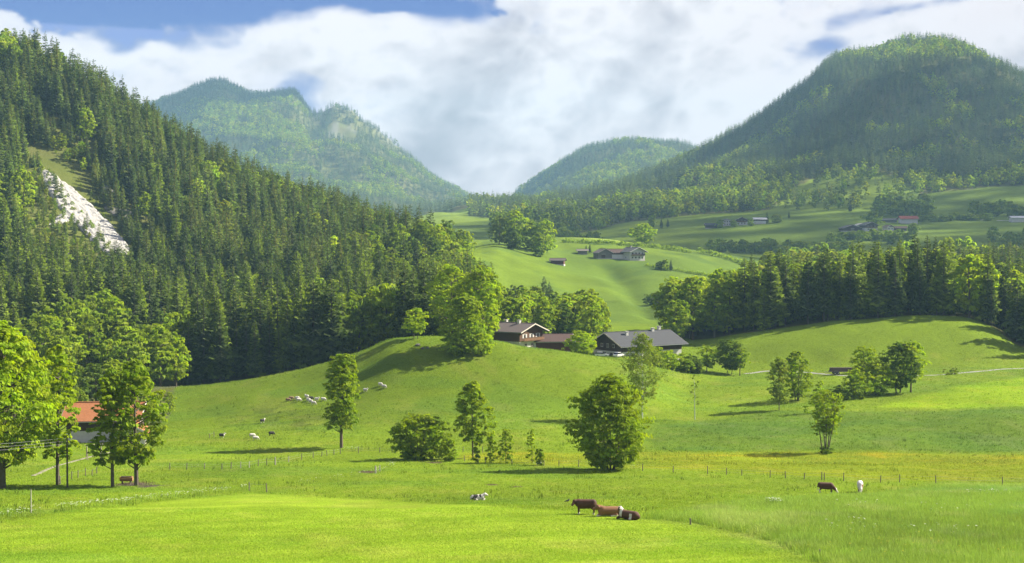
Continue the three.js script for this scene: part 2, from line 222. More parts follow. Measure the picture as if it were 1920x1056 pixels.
function groundColour(x, z) {
  const D = -z, b = CX + F * x / Math.max(D, 45);
  col[0] = 0.146; col[1] = 0.215; col[2] = 0.011;                       // grazed grass
  const n1 = fbm(x / 11, z / 16, 4), n2 = fbm(x / 46 + 5, z / 46, 3), n3 = fbm(x / 2.1, z / 2.6, 3);
  if (D < 420) {
    let t;
    if (D < 150 && (t = soft(MOWN, x, z, 1.8)) > 0) { const s = 0.6 * noise((x * 0.30 + z * 0.95) / 1.9, (z * 0.30 - x * 0.95) / 40) + 0.4 * noise((x * 0.30 + z * 0.95) / 0.7 + 8, (z * 0.3 - x * 0.95) / 14); mixc(0.155 + s * 0.095, 0.255 + s * 0.09, 0.008 + s * 0.016, t); }
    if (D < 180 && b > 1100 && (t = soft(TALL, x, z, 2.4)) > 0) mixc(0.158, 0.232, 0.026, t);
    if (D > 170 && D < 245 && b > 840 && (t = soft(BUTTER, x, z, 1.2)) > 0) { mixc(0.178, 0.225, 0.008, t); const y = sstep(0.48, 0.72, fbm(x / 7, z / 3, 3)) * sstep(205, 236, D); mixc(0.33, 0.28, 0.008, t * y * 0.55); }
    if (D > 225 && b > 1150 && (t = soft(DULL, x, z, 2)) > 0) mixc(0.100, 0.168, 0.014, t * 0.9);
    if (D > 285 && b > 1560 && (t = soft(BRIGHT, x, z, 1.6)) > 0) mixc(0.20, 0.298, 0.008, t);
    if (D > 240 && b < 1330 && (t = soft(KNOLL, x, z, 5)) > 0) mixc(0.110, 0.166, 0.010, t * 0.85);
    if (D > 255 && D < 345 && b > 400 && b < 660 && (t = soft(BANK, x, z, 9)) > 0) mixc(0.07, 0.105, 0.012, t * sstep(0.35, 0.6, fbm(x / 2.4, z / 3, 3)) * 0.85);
    for (const [dx, dy, dz, r] of DIRT) { const q = Math.hypot(x - dx, (z - dz) * 0.6) + (n3 - 0.5) * 2; if (q < r) mixc(0.10, 0.075, 0.045, sstep(r, r * 0.4, q)); }
  } else if (D < 1100) {
    if (inPoly(MIDHILL, x, z)) { mixc(0.124, 0.185, 0.014, 1); const hollow = sstep(0.42, 0.62, fbm(x / 70 + 2, z / 90 + 5, 3)); mixc(0.09, 0.145, 0.016, hollow * 0.7); const t2 = soft(STRIP, x, z, 5); if (t2 > 0) mixc(0.20, 0.27, 0.04, t2); const s = sstep(0.55, 0.72, fbm(x / 18 + 3, z / 30, 4)); mixc(0.075, 0.13, 0.022, s * 0.6); }
    else mixc(0.140, 0.208, 0.011, 1);
  } else { mixc(0.124, 0.185, 0.014, 1); const f = fbm(x / 160, z / 200 + 7, 2); mixc(0.155, 0.215, 0.012, sstep(0.5, 0.53, f) * 0.75); }
  const w = woods(x, z);
  if (w && w !== 5) mixc(0.105, 0.085, 0.045, 0.5 + 0.4 * n2);      // needle litter, moss and fern
  if (w === 4 || w === 3) { // pale limestone showing through on the far ridges
    const hi = sstep(560, 700, H(x, z)) * 0.25 + (D > 4300 && b > 585 && b < 800 ? sstep(4350, 4700, D) * 0.85 : 0) + (w === 4 && Math.hypot((b - 642) / 30, (D - 4270) / 110) < 1 ? 0.65 : 0) + (w === 4 && Math.hypot((b - 405) / 16, (D - 4600) / 80) < 1 ? 0.7 : 0);
    mixc(0.21, 0.20, 0.19, clamp(hi) * sstep(0.36, 0.6, fbm(x / 26, z / 60, 3)));
  }
  if (!w && D > 430 && inPoly(clearing, x, z)) mixc(0.125, 0.115, 0.05, 0.4 + 0.5 * n1);
  let k = 0.68 + 0.38 * n1 + 0.30 * (n2 - 0.1) + 0.26 * (n3 - 0.5) * sstep(420, 160, D);
  if (D < 420) { const dry = sstep(0.56, 0.76, fbm(x / 5 + 11, z / 7 + 3, 3)), lush = sstep(0.5, 0.68, fbm(x / 19 + 31, z / 12 - 8, 4)); mixc(col[0] * 1.3, col[1] * 1.08, col[2] * 2.2, dry * 0.65); mixc(col[0] * 0.74, col[1] * 0.88, col[2] * 1.25, lush * 0.6); }
  col[0] *= k; col[1] *= k; col[2] *= k;
}
function noiseTexture(n, fn, srgb) {
  const d = new Uint8Array(n * n * 4);
  for (let j = 0; j < n; j++) for (let i = 0; i < n; i++) { const c = fn(i / n, j / n), k = (j * n + i) * 4; d[k] = clamp(c[0]) * 255; d[k + 1] = clamp(c[1]) * 255; d[k + 2] = clamp(c[2]) * 255; d[k + 3] = 255; }
  const t = new THREE.DataTexture(d, n, n, THREE.RGBAFormat); t.wrapS = t.wrapT = THREE.RepeatWrapping; t.magFilter = t.minFilter = THREE.LinearFilter; if (srgb) t.colorSpace = THREE.SRGBColorSpace; t.needsUpdate = true; return t;
}
function tileNoise(u, v, f, seed) { const x = u * f, y = v * f, i = Math.floor(x), j = Math.floor(y); let a = x - i, b = y - j; a = a * a * (3 - 2 * a); b = b * b * (3 - 2 * b); const h = (p, q) => hash2(((p % f) + f) % f + seed * 131, ((q % f) + f) % f - seed * 57); return lerp(lerp(h(i, j), h(i + 1, j), a), lerp(h(i, j + 1), h(i + 1, j + 1), a), b); }
const grassMap = noiseTexture(1024, (u, v) => { const f = 0.34 * tileNoise(u, v, 256, 1) + 0.26 * tileNoise(u, v, 96, 2) + 0.22 * tileNoise(u, v, 40, 3) + 0.18 * tileNoise(u, v, 13, 4); const g = 0.62 + 0.62 * (f - 0.22), h = tileNoise(u, v, 120, 7) - 0.5; return [g * (1 + h * 0.14), g, g * (0.95 - h * 0.1)]; });
const grassBump = noiseTexture(1024, (u, v) => { const f = 0.5 * tileNoise(u, v, 200, 11) + 0.3 * tileNoise(u, v, 80, 12) + 0.2 * tileNoise(u, v, 24, 13); return [f, f, f]; });
const groundMat = new THREE.MeshPhysicalMaterial({ vertexColors: true, map: grassMap, bumpMap: grassBump, bumpScale: 0.22, roughness: 1, specularIntensity: 0.12 });
groundMat.color.setRGB(1.22, 1.22, 1.22);
{
  const rows = []; let d = -70; while (d < 5500) { rows.push(d); d += d < 40 ? 6 : d < 100 ? 0.8 : d < 460 ? 1.0 : d < 1000 ? 0.9 + (d - 460) * 0.006 : 0.009 * d; }
  const N = 430, pos = [], colr = [], uv = [], idx = [];
  for (const D of rows) for (let i = 0; i <= N; i++) {
    let a = i / N * 2 - 1; a = 0.46 * a + 0.3 * a * a * a;
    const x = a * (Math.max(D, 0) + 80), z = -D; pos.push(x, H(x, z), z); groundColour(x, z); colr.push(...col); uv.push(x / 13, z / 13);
  }
  for (let j = 0; j < rows.length - 1; j++) for (let i = 0; i < N; i++) { const a = j * (N + 1) + i, b = a + 1, c = a + N + 1, e = c + 1; idx.push(a, b, e, a, e, c); }
  const g = new THREE.BufferGeometry(); g.setAttribute('position', new THREE.Float32BufferAttribute(pos, 3)); g.setAttribute('color', new THREE.Float32BufferAttribute(colr, 3)); g.setAttribute('uv', new THREE.Float32BufferAttribute(uv, 2)); g.setIndex(idx); g.computeVertexNormals();
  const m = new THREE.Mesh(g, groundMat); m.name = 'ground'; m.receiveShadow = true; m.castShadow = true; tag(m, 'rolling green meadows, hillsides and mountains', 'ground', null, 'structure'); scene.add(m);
  console.log('ground rows', rows.length, 'tris', idx.length / 3);
}
const gravelMap = noiseTexture(256, (u, v) => { const g = 0.68 + 0.4 * (0.6 * tileNoise(u, v, 64, 21) + 0.4 * tileNoise(u, v, 16, 22) - 0.3); return [g, g, g * 0.97]; });
for (const [name, P, w, c, label] of PATHS) {
  const curve = new THREE.CatmullRomCurve3(P.map(([x, z]) => new THREE.Vector3(x, 0, z)), false, 'centripetal'), n = Math.ceil(curve.getLength() / 1.2), pos = [], uv = [], idx = [];
  for (let i = 0; i <= n; i++) {
    const p = curve.getPointAt(i / n), t = curve.getTangentAt(i / n);
    for (let k = 0; k < 5; k++) { const s = (k / 4 - 0.5) * w * (0.9 + 0.25 * noise(i * 0.35, k * 7)), x = p.x - t.z * s, z = p.z + t.x * s; pos.push(x, H(x, z) + 0.07 + (k === 0 || k === 4 ? -0.07 : 0), z); uv.push(x / 3, z / 3); }
    if (i) for (let k = 0; k < 4; k++) { const a = (i - 1) * 5 + k; idx.push(a, a + 1, a + 6, a, a + 6, a + 5); }
  }
  const g = new THREE.BufferGeometry(); g.setAttribute('position', new THREE.Float32BufferAttribute(pos, 3)); g.setAttribute('uv', new THREE.Float32BufferAttribute(uv, 2)); g.setIndex(idx); g.computeVertexNormals();
  const mat = new THREE.MeshStandardMaterial({ map: gravelMap, roughness: 1, side: THREE.DoubleSide }); mat.color.setRGB(...c);
  const m = new THREE.Mesh(g, mat); m.name = name; m.receiveShadow = true; tag(m, label, name.split('_')[1] || 'path', null, 'structure'); scene.add(m);
}

// ---------------------------------------------------------------- plants
class GB {                                                     // collects triangles
  constructor() { this.p = []; this.c = []; }
  tri(a, b, c, k) { this.p.push(...a, ...b, ...c); for (let i = 0; i < 3; i++) this.c.push(...k); }
  quad(a, b, c, d, k) { this.tri(a, b, c, k); this.tri(a, c, d, k); }
  geo() { const g = new THREE.BufferGeometry(); g.setAttribute('position', new THREE.Float32BufferAttribute(this.p, 3)); g.setAttribute('color', new THREE.Float32BufferAttribute(this.c, 3)); return g; }
  tube(P, r0, r1, k, sides = 6) {
    let prev = null;
    for (let i = 0; i < P.length; i++) {
      const d = P[Math.min(i + 1, P.length - 1)].clone().sub(P[Math.max(0, i - 1)]).normalize(), u = new THREE.Vector3(0.31, 0.1, 0.94).cross(d).normalize(), v = d.clone().cross(u), r = lerp(r0, r1, i / (P.length - 1)), ring = [];
      for (let s = 0; s < sides; s++) { const a = s / sides * 6.2832; ring.push([P[i].x + (u.x * Math.cos(a) + v.x * Math.sin(a)) * r, P[i].y + (u.y * Math.cos(a) + v.y * Math.sin(a)) * r, P[i].z + (u.z * Math.cos(a) + v.z * Math.sin(a)) * r]); }
      if (prev) for (let s = 0; s < sides; s++) { const q = (s + 1) % sides; this.quad(prev[s], prev[q], ring[q], ring[s], k); }
      prev = ring;
    }
  }
}
const V = (x, y, z) => new THREE.Vector3(x, y, z);
const barkMap = noiseTexture(256, (u, v) => { const g = 0.55 + 0.5 * (0.6 * tileNoise(u, v, 48, 31) + 0.4 * tileNoise(u, v, 12, 32)); return [g, g, g]; });
const std = (r, g, b, o = {}) => { const m = new THREE.MeshStandardMaterial({ roughness: 0.95, side: THREE.DoubleSide, ...o }); m.color.setRGB(r, g, b); return m; };
const leafy = (r, g, b, through = 0.42) => { const m = new THREE.MeshPhysicalMaterial({ roughness: 1, vertexColors: true, side: THREE.DoubleSide, transmission: through, thickness: 0, specularIntensity: 0.35 }); m.color.setRGB(r, g, b); return m; };
const M = {
  bark: std(0.10, 0.082, 0.06, { vertexColors: true }), paleBark: std(0.45, 0.42, 0.37, { vertexColors: true }),
  // leaf colours are the sum of what a leaf reflects and lets through
  leafBright: leafy(0.310, 0.425, 0.003, 0.54), leafMid: leafy(0.232, 0.332, 0.004, 0.52), leafDark: leafy(0.115, 0.185, 0.010, 0.48), leafOlive: leafy(0.215, 0.285, 0.022, 0.5),  // leafDark: darker leaf; puts shade on some single trees into their colour
  needle: leafy(0.076, 0.120, 0.007, 0.36), needleDark: leafy(0.052, 0.086, 0.010, 0.32), needleLight: leafy(0.155, 0.218, 0.006, 0.4),
};
// --- spruce: whorls of drooping boughs, each a ragged folded spray
function spruceParts(seed, Ht, R, levels, per, rich) {
  const r = rng(seed), crown = new GB(), trunk = new GB();
  trunk.tube([V(0, -0.6, 0), V(0.02 * Ht * (r() - 0.5) * 0.3, Ht * 0.5, 0), V(0, Ht * 0.97, 0)], Ht * 0.0125, Ht * 0.002, [1, 1, 1], 6);
  const t0 = 0.06 + r() * 0.08;
  for (let l = 0; l < levels; l++) {
    const t = t0 + (1 - t0) * Math.pow((l + r() * 0.6) / levels, 0.92), y = Ht * t;
    const rad = R * Math.pow(1 - t, 0.7) * (0.82 + 0.36 * r()) * (t < t0 + 0.1 ? 0.72 : 1) + 0.16;
    const n = Math.max(4, Math.round(per * (0.55 + 0.6 * Math.sqrt(1 - t)))), a0 = r() * 6.28;
    for (let k = 0; k < n; k++) {
      if (r() < 0.07) continue;
      const a = a0 + (k + (r() - 0.5) * 0.7) / n * 6.283, L = rad * (0.66 + 0.5 * r()), ca = Math.cos(a), sa = Math.sin(a), droop = lerp(0.46, -0.25, t) * (0.7 + 0.6 * r()), w = L * (0.26 + 0.16 * r()) + 0.12, tone = 0.72 + 0.56 * r(), kcol = [tone, tone * (0.97 + 0.08 * r()), tone];
      const yb = y + (r() - 0.5) * Ht / levels * 1.7, p = (f, s, dy) => [ca * L * f - sa * w * s, yb - droop * L * Math.pow(f, 1.35) + (f > 0.75 ? L * 0.07 : 0) + dy, sa * L * f + ca * w * s];
      const o = p(0.05, 0, 0), m = p(0.55, 0, 0), e = p(1, 0, 0), sag = -L * 0.15 - 0.12;
      const tip = [kcol[0] * 1.3, kcol[1] * 1.28, kcol[2] * 1.0];   // fresh growth at the tips
      if (!rich) { crown.tri(o, p(0.6, 1, sag), e, kcol); crown.tri(o, e, p(0.6, -1, sag), kcol); continue; }
      crown.tri(o, p(0.42, 0.85, sag * 0.8), m, kcol); crown.tri(o, m, p(0.42, -0.85, sag * 0.8), kcol);
      crown.tri(m, p(0.72, 1.0, sag * 1.3), e, tip); crown.tri(m, e, p(0.72, -1.0, sag * 1.3), tip);
      if (rich > 1) for (let q = 0; q < 3; q++) { const f = 0.35 + 0.6 * r(), s = r() < 0.5 ? -1 : 1, b0 = p(f, 0, 0), b1 = p(f + 0.1, 0, -0.02), b2 = p(f + 0.16, s * (0.7 + 0.7 * r()), sag * (1 + 1.4 * r())); crown.tri(b0, b1, b2, r() < 0.4 ? tip : kcol); }
      if (rich > 1 && r() < 0.6) { const f = 0.4 + 0.4 * r(); crown.tri(p(f, 0, 0), p(f + 0.2, 0, 0), p(f + 0.1, (r() - 0.5) * 0.5, -0.32 * L - 0.2), kcol); }
    }
  }
  crown.tri([0.12, Ht * 0.95, 0], [-0.12, Ht * 0.95, 0.05], [0, Ht * 1.02, 0], [1, 1, 1]); crown.tri([0, Ht * 0.95, 0.12], [0, Ht * 0.95, -0.12], [0, Ht * 1.02, 0], [1, 1, 1]);
  return { crown: crown.geo(), trunk: trunk.geo() };
}
// --- broadleaf: trunk, limbs reaching into lobes of the crown, leaves over each lobe
const ENV = { oval: (t) => Math.pow(Math.sin(Math.PI * clamp(0.06 + 0.94 * Math.pow(t, 0.82))), 0.62), round: (t) => Math.sqrt(clamp(1 - (2 * t - 1) ** 2)) * 0.98 + 0.04, cone: (t) => Math.pow(1 - t, 0.62) * sstep(-0.12, 0.12, t) + 0.05, column: (t) => 0.62 * Math.pow(Math.sin(Math.PI * clamp(0.08 + 0.9 * t)), 0.4) + 0.2 * (1 - t), vase: (t) => (0.35 + 0.75 * Math.pow(t, 0.8)) * Math.pow(clamp(1 - Math.pow(t, 6)), 0.6) };
function broadParts(seed, o) {
  const r = rng(seed), crown = new GB(), trunk = new GB(), { Ht, R, base, lobes, leaves, leaf, shape = 'oval', stems = 1, trunkR = Ht * 0.018, lobeR = 0.3, limbs = 0.5, droop = 0, fill = 0.6 } = o, env = ENV[shape];
  const y0 = Ht * base, hc = Ht - y0, lean = V((r() - 0.5) * 0.06 * Ht, 0, (r() - 0.5) * 0.06 * Ht), feet = [];
  for (let s = 0; s < stems; s++) {
    const a = s / stems * 6.28 + r(), sp = stems > 1 ? 0.3 + 0.25 * r() : 0, spread = stems > 1 ? R * (0.25 + 0.3 * r()) : 0;
    const P = []; for (let i = 0; i <= 5; i++) { const f = i / 5; P.push(V(Math.cos(a) * (sp + spread * f) + lean.x * f + (r() - 0.5) * 0.025 * Ht * f, -0.4 + (Ht * (stems > 1 ? 0.72 + 0.15 * r() : 0.88) + 0.4) * f, Math.sin(a) * (sp + spread * f) + lean.z * f + (r() - 0.5) * 0.025 * Ht * f)); }
    const tr = trunkR * (stems > 1 ? 0.62 : 1); trunk.tube(P, tr * 1.15, tr * 0.16, [0.85 + 0.3 * r(), 0.9 + 0.2 * r(), 0.95], 7); feet.push(P);
  }
  for (let i = 0; i < lobes; i++) {
    const t = clamp((i + r()) / lobes), a = i * 2.39996 + r() * 0.9, e = env(t), rad = R * e * (shape === 'round' || shape === 'oval' ? 0.42 + 0.46 * Math.sqrt(r()) : 0.3 + 0.55 * Math.sqrt(r())) * (0.60 + 0.66 * noise(Math.cos(a) * 1.4 + seed * 3.1, t * 3 + Math.sin(a) * 1.4));
    const c = V(Math.cos(a) * rad + lean.x * t, y0 + hc * t * 0.93 + hc * 0.02, Math.sin(a) * rad + lean.z * t), lr = R * lobeR * (0.72 + 0.56 * r()) * (0.55 + 0.45 * e);
    const hue = 0.86 + 0.28 * r(), yel = 0.92 + 0.2 * r();
    if (r() < limbs) { const P = feet[i % feet.length], k = clamp((c.y - rad * 0.55) / Ht, 0.1, 0.82) * 5 / 0.88, q = P[Math.min(4, Math.floor(k))].clone().lerp(P[Math.min(5, Math.floor(k) + 1)], k % 1), m = q.clone().lerp(c, 0.55); m.y -= rad * 0.08; trunk.tube([q, m, c], trunkR * 0.34, trunkR * 0.06, [1, 1, 1], 4); }
    let tx = 0, ty = 0, tz = 0, dx = 0, dz = 0, u = 0, tone0 = 1;
    for (let n = 0; n < leaves; n++) {
      if (n % 10 === 0) {                                   // a new twig with its own spray of leaves
        u = r() * 2 - 1; u = u * 0.75 + 0.25 * Math.abs(u); const b = r() * 6.283, s = Math.sqrt(1 - u * u), q = lr * (0.45 + 0.75 * Math.sqrt(r())); dx = Math.cos(b) * s; dz = Math.sin(b) * s;
        tx = c.x + dx * q; ty = c.y + u * q * (0.8 + droop) - droop * q * 0.9 * r(); tz = c.z + dz * q; tone0 = 0.85 + 0.3 * r();
      }
      const tr = lr * 0.3, b2 = r() * 6.283, q2 = tr * Math.sqrt(r()) * 1.25, px = tx + Math.cos(b2) * q2, py = Math.max(0.12, ty + (r() - 0.5) * tr * (0.75 + 2 * droop)), pz = tz + Math.sin(b2) * q2;
      let nx = dx + (r() - 0.5) * 1.3, ny = u + 0.35 + (r() - 0.5) * 1.3, nz = dz + (r() - 0.5) * 1.3; const nl = Math.hypot(nx, ny, nz) || 1; nx /= nl; ny /= nl; nz /= nl;
      let ax = ny, ay = -nx, az = (r() - 0.5) * 0.8; { const dt = ax * nx + ay * ny + az * nz; ax -= dt * nx; ay -= dt * ny; az -= dt * nz; const l = Math.hypot(ax, ay, az) || 1; ax /= l; ay /= l; az /= l; }
      const bx = ny * az - nz * ay, by = nz * ax - nx * az, bz = nx * ay - ny * ax, L = leaf * (0.6 + 0.75 * r()) * 0.62, Wd = L * (0.45 + 0.4 * r()), tone = hue * tone0 * (0.78 + 0.44 * r()), k = [tone * yel, tone, tone * 0.9], f = L * 0.25;
      crown.quad([px + ax * L, py + ay * L - f, pz + az * L], [px + bx * Wd + nx * f, py + by * Wd + ny * f, pz + bz * Wd + nz * f], [px - ax * L, py - ay * L, pz - az * L], [px - bx * Wd + nx * f, py - by * Wd + ny * f, pz - bz * Wd + nz * f], k);
    }
  }
  return { crown: crown.geo(), trunk: trunk.geo() };
}
function plant(name, parts, leafMat, barkMat, label, category, group) {
  const g = new THREE.Group(); g.name = name;
  const t = new THREE.Mesh(parts.trunk, barkMat); t.name = category === 'shrub' || category === 'bush' ? 'stem' : 'trunk'; g.add(t);
  const c = new THREE.Mesh(parts.crown, leafMat); c.name = category === 'shrub' || category === 'bush' ? 'foliage' : 'crown'; g.add(c);
  tag(g, label, category, group); return shade(g);
}
function settle(o, p, turn = 0, s = 1, sy = s) { o.position.copy(p); o.rotation.y = turn; o.scale.set(s, sy, s); o.name = numbered(o.name); scene.add(o); return o; }

// --- the woods: candidates on a jittered grid
const R0 = rng(77);
const trees = [];                                             // {x,z,D,b,kind,s,zone}
function scatter(zone, x0, x1, d0, d1, step, test) {
  for (let d = d0; d < d1; d += step) for (let x = x0; x < x1; x += step) { const px = x + (R0() - 0.5) * step * 0.95, D = d + (R0() - 0.5) * step * 0.95, q = R0(), s = R0(), b = CX + F * px / D; if (b < -260 || b > 2180) continue; const k = test(px, -D, b, D, q); if (k) trees.push({ x: px, z: -D, D, b, kind: k, s, zone }); }
}
const leafPatch = (x, z, f, off) => fbm(x / f + off, z / f - off, 3);
scatter('left', -760, 130, 285, 1012, 5.7, (x, z, b, D, q) => {
  if (woods(x, z) !== 1) return 0;
  const n = leafPatch(x, z, 38, 3), front = D - lineY(LEFT_FRONT, b);
  if (b > 930) return q < 0.6 ? 'broad' : 0;
  if (b > 770 && front < 42 && b > 810) return q < 0.4 ? 'broad' : 0;
  if (b < 332 && D < 410) return q < (front < 14 ? 0.45 : 0.26) ? 'broad' : 0;
  if (b > 690 && D > 560) return n > 0.44 ? (q < 0.42 ? 'broad' : 0) : q < 0.8 ? 'spruce' : 0;
  if (D > 440 && b > 330 && b < 560 && D < 500 && n > 0.45) return q < 0.4 ? 'broad' : 0;
  if (n > 0.61) return q < 0.42 ? 'broad' : 0;
  return q < (front < 30 ? 0.96 : 0.84) ? 'spruce' : 0;
});
scatter('left', -300, -190, 570, 745, 3.8, (x, z, b, D, q) => { const v = (b - 76) / 154 - (742 - D) / 102; return inPoly(clearing, x, z) && (v > 0.12 || v < -0.2) ? (q < 0.2 ? 'spruce' : q < 0.85 ? 'broad' : 0) : 0; });
scatter('right', 50, 640, 395, 960, 5.8, (x, z, b, D, q) => {
  if (woods(x, z) !== 2) return 0;
  const front = D - lineY(RIGHT_FRONT, b);
  if (b < 1395) return q < 0.5 ? 'broad' : 0;
  if (b < 1790) return front < 46 ? (q < 0.86 ? 'spruce' : 0) : q < 0.42 ? 'broad' : q < 0.46 ? 'spruce' : 0;
  return leafPatch(x, z, 30, 9) > 0.5 ? (q < 0.42 ? 'broad' : 0) : q < 0.7 ? 'spruce' : 0;
});
scatter('mountain', -80, 1640, 1400, 3180, 9.6, (x, z, b, D, q) => {
  const w = woods(x, z); if (w !== 3 && w !== 5) return 0;
  if (w === 5) return q < 0.06 ? 'broad' : q < 0.10 ? 'spruce' : 0;
  const n = leafPatch(x, z, 90, 21), low = 1 - sstep(1750, 2100, D), ridge = sstep(2750, 3000, D);
  return n + low * 0.22 + ridge * 0.05 + (b < 1300 ? 0.05 : 0) > 0.60 ? (q < 0.55 ? 'broad' : 0) : q < 0.93 ? 'spruce' : 0;
});
scatter('far', -2000, 1700, 2400, 4980, 13.5, (x, z, b, D, q) => {
  if (woods(x, z) !== 4) return 0; if (b < 120 || (b > 1420 && D > 3300)) return 0; if (D < 3500 && b > 700) return q < 0.5 ? 'spruce' : 0; if (D < 3300 && b < 600) return 0;
  const rock = D > 4350 && b > 585 && b < 800 ? 0.3 + 0.6 * sstep(4450, 4700, D) : 0; if (q < rock) return 0;
  if (Math.hypot((b - 642) / 30, (D - 4270) / 110) < 1) return 0;
  return leafPatch(x, z, 130, 33) + 0.1 * (D < 4300) > 0.62 ? 'broad' : 'spruce';
});
console.log('trees', trees.length, JSON.stringify(trees.reduce((a, t) => { const k = t.zone + t.kind; a[k] = (a[k] || 0) + 1; return a; }, {})));

// --- tree kinds
const near = (n, f) => Array.from({ length: n }, (_, i) => f(i));
const SPR = near(6, (i) => spruceParts(100 + i, 26, 4.4 + 0.28 * i, 27, 10, 2));
const SPR_MID = near(5, (i) => spruceParts(200 + i, 26, 4.4 + 0.3 * i, 20, 9, 1));
const SPR_FAR = near(4, (i) => spruceParts(300 + i, 25, 4.4 + 0.35 * i, 11, 7, 0));
const BSH = ['oval', 'round', 'oval', 'round', 'oval', 'column'];
const BRD = near(6, (i) => broadParts(400 + i, { Ht: 19, R: 5 + 0.4 * (i % 3), base: 0.14, lobes: 30, leaves: 62, leaf: 1.0, shape: BSH[i], lobeR: 0.34 }));
const BRD_MID = near(4, (i) => broadParts(500 + i, { Ht: 19, R: 5.2 + 0.4 * (i % 3), base: 0.12, lobes: 22, leaves: 36, leaf: 1.45, shape: BSH[i], lobeR: 0.38, limbs: 0.2 }));
const BRD_FAR = near(3, (i) => broadParts(600 + i, { Ht: 17, R: 5.6, base: 0.05, lobes: 11, leaves: 15, leaf: 2.6, shape: BSH[i], lobeR: 0.45, limbs: 0 }));
const joined = (p, tr) => { const t = p.trunk.clone(), c = t.attributes.color; for (let i = 0; i < c.count; i++) c.setXYZ(i, ...tr); return mergeGeometries([p.crown, t]); };
const SPR_MID_J = SPR_MID.map((p) => joined(p, [2.2, 1.1, 2.2])), SPR_FAR_J = SPR_FAR.map((p) => p.crown), BRD_MID_J = BRD_MID.map((p) => joined(p, [0.8, 0.45, 3])), BRD_FAR_J = BRD_FAR.map((p) => p.crown);

// --- how much of each tree shows, near ones first
{
  const top = new Float32Array(500).fill(2000);
  trees.sort((a, b) => a.D - b.D);
  for (const t of trees) {
    t.y = H(t.x, t.z); t.h = (t.kind === 'spruce' ? 26 : 19) * (0.55 + 0.66 * Math.pow(t.s, 0.8)); if (t.zone === 'far') t.h *= 0.9; if (t.zone === 'left' && t.b < 332 && t.D < 410) t.h *= t.D < 312 ? 0.34 : t.D < 350 ? 0.6 : 0.85; if (t.zone === 'left' && t.b > 930) t.h *= 0.8; if (t.zone === 'right' && t.kind === 'broad') t.h *= 1.12;
    if (t.zone === 'left' && inPoly(clearing, t.x, t.z)) t.h *= t.kind === 'spruce' ? 0.36 : 0.2; else if (t.zone === 'left' && t.D > 540 && t.D < 640 && t.b < 280 && t.b > 40) t.h *= 0.72;
    if (t.zone === 'left' && t.D > 610 && t.D < 770) { const v = (t.b - 76) / 154 - (742 - t.D) / 102; if (v > 0.1 && v < 0.75 && t.b < 330) t.h *= 0.55; }
    const row = (y) => CY - F * Math.tan(Math.atan((y - EYE) / t.D) + PITCH), w = (t.kind === 'spruce' ? 3.4 : 4.6) / t.D * F, rt = row(t.y + t.h), rb = row(t.y), i0 = Math.floor((t.b - w + 260) / 5), i1 = Math.floor((t.b + w + 260) / 5);
    let vis = -1e9; for (let i = Math.max(0, i0); i <= Math.min(499, i1); i++) { vis = Math.max(vis, top[i] - rt); }
    t.vis = vis; t.show = t.b > 0 && t.b < 1920 && rb > 0 ? Math.min(vis, rb - rt) * w : 0;
    for (let i = Math.max(0, i0 + 1); i <= Math.min(499, i1 - 1); i++) top[i] = Math.min(top[i], rt + (rb - rt) * 0.3);
  }
}
for (const kind of ['spruce', 'broad']) trees.filter((t) => t.kind === kind && t.show > 0 && t.D < 900).sort((a, b) => b.show - a.show).slice(0, kind === 'spruce' ? 300 : 190).forEach((t) => { t.single = true; });
const WOODS = { left: 'wooded hillside on the left', right: 'wood behind the right meadow' };
{
  const mats = { spruce: [M.needle, M.needle, M.needleDark, M.needleLight], broad: [M.leafMid, M.leafBright, M.leafMid, M.leafDark] }, r = rng(5);
  const protos = {};
  for (const t of trees) if (t.single) {
    const i = Math.floor(r() * 6); let mi = Math.floor(r() * 4);
    if (kindLight(t)) mi = t.kind === 'spruce' ? 3 : 1;
    const key = t.kind + i + mi; const parts = t.kind === 'spruce' ? SPR[i] : BRD[i];
    const look = t.kind === 'spruce' ? ['dark green', 'dark green', 'blackish', 'light yellow-green'][mi] + ' spruce' : ['green', 'bright green', 'green', 'deep green'][mi] + ' leafy tree';
    const where = t.zone === 'right' ? (t.b > 1790 ? 'at the right end of the wood above the right meadow' : t.kind === 'spruce' ? 'in the dark row along the right hilltop meadow' : t.b < 1400 ? 'at the left end of the right wood' : 'rising behind the dark spruce row on the right')
      : t.b > 930 ? 'in the wood behind the chalet' : t.b < 332 && t.D < 420 ? 'behind the orange-roofed house' : t.D - lineY(LEFT_FRONT, t.b) < 30 ? (t.b > 690 ? 'at the wood edge behind the grassy knoll' : 'along the dark wood edge above the sheep slope') : t.b > 30 && t.b < 320 && t.D > 560 && t.D < 760 ? 'near the white rock scar' : t.D < 520 ? 'low on the left wooded hillside' : t.b > 600 ? 'on the right shoulder of the left wooded hillside' : 'high on the left wooded hillside';
    const label = look + ' ' + where, group = label.replace('spruce', 'spruces').replace('leafy tree', 'leafy trees');
    const o = protos[key] ? protos[key].clone() : (protos[key] = plant(t.kind === 'spruce' ? 'spruce_tree' : 'leafy_tree', parts, mats[t.kind][mi], M.bark, label, 'tree', group));
    o.name = t.kind === 'spruce' ? 'spruce_tree' : 'leafy_tree'; tag(o, label, 'tree', group);
    const s = t.h / (t.kind === 'spruce' ? 26 : 19); settle(o, V(t.x, t.y - 0.15, t.z), r() * 6.28, s * (0.82 + 0.42 * r()), s);
  }
}
function kindLight(t) { return hash2(Math.floor(t.x * 7), Math.floor(t.z * 7)) < (t.zone === 'right' && t.kind === 'broad' ? 0.7 : 0.2); }
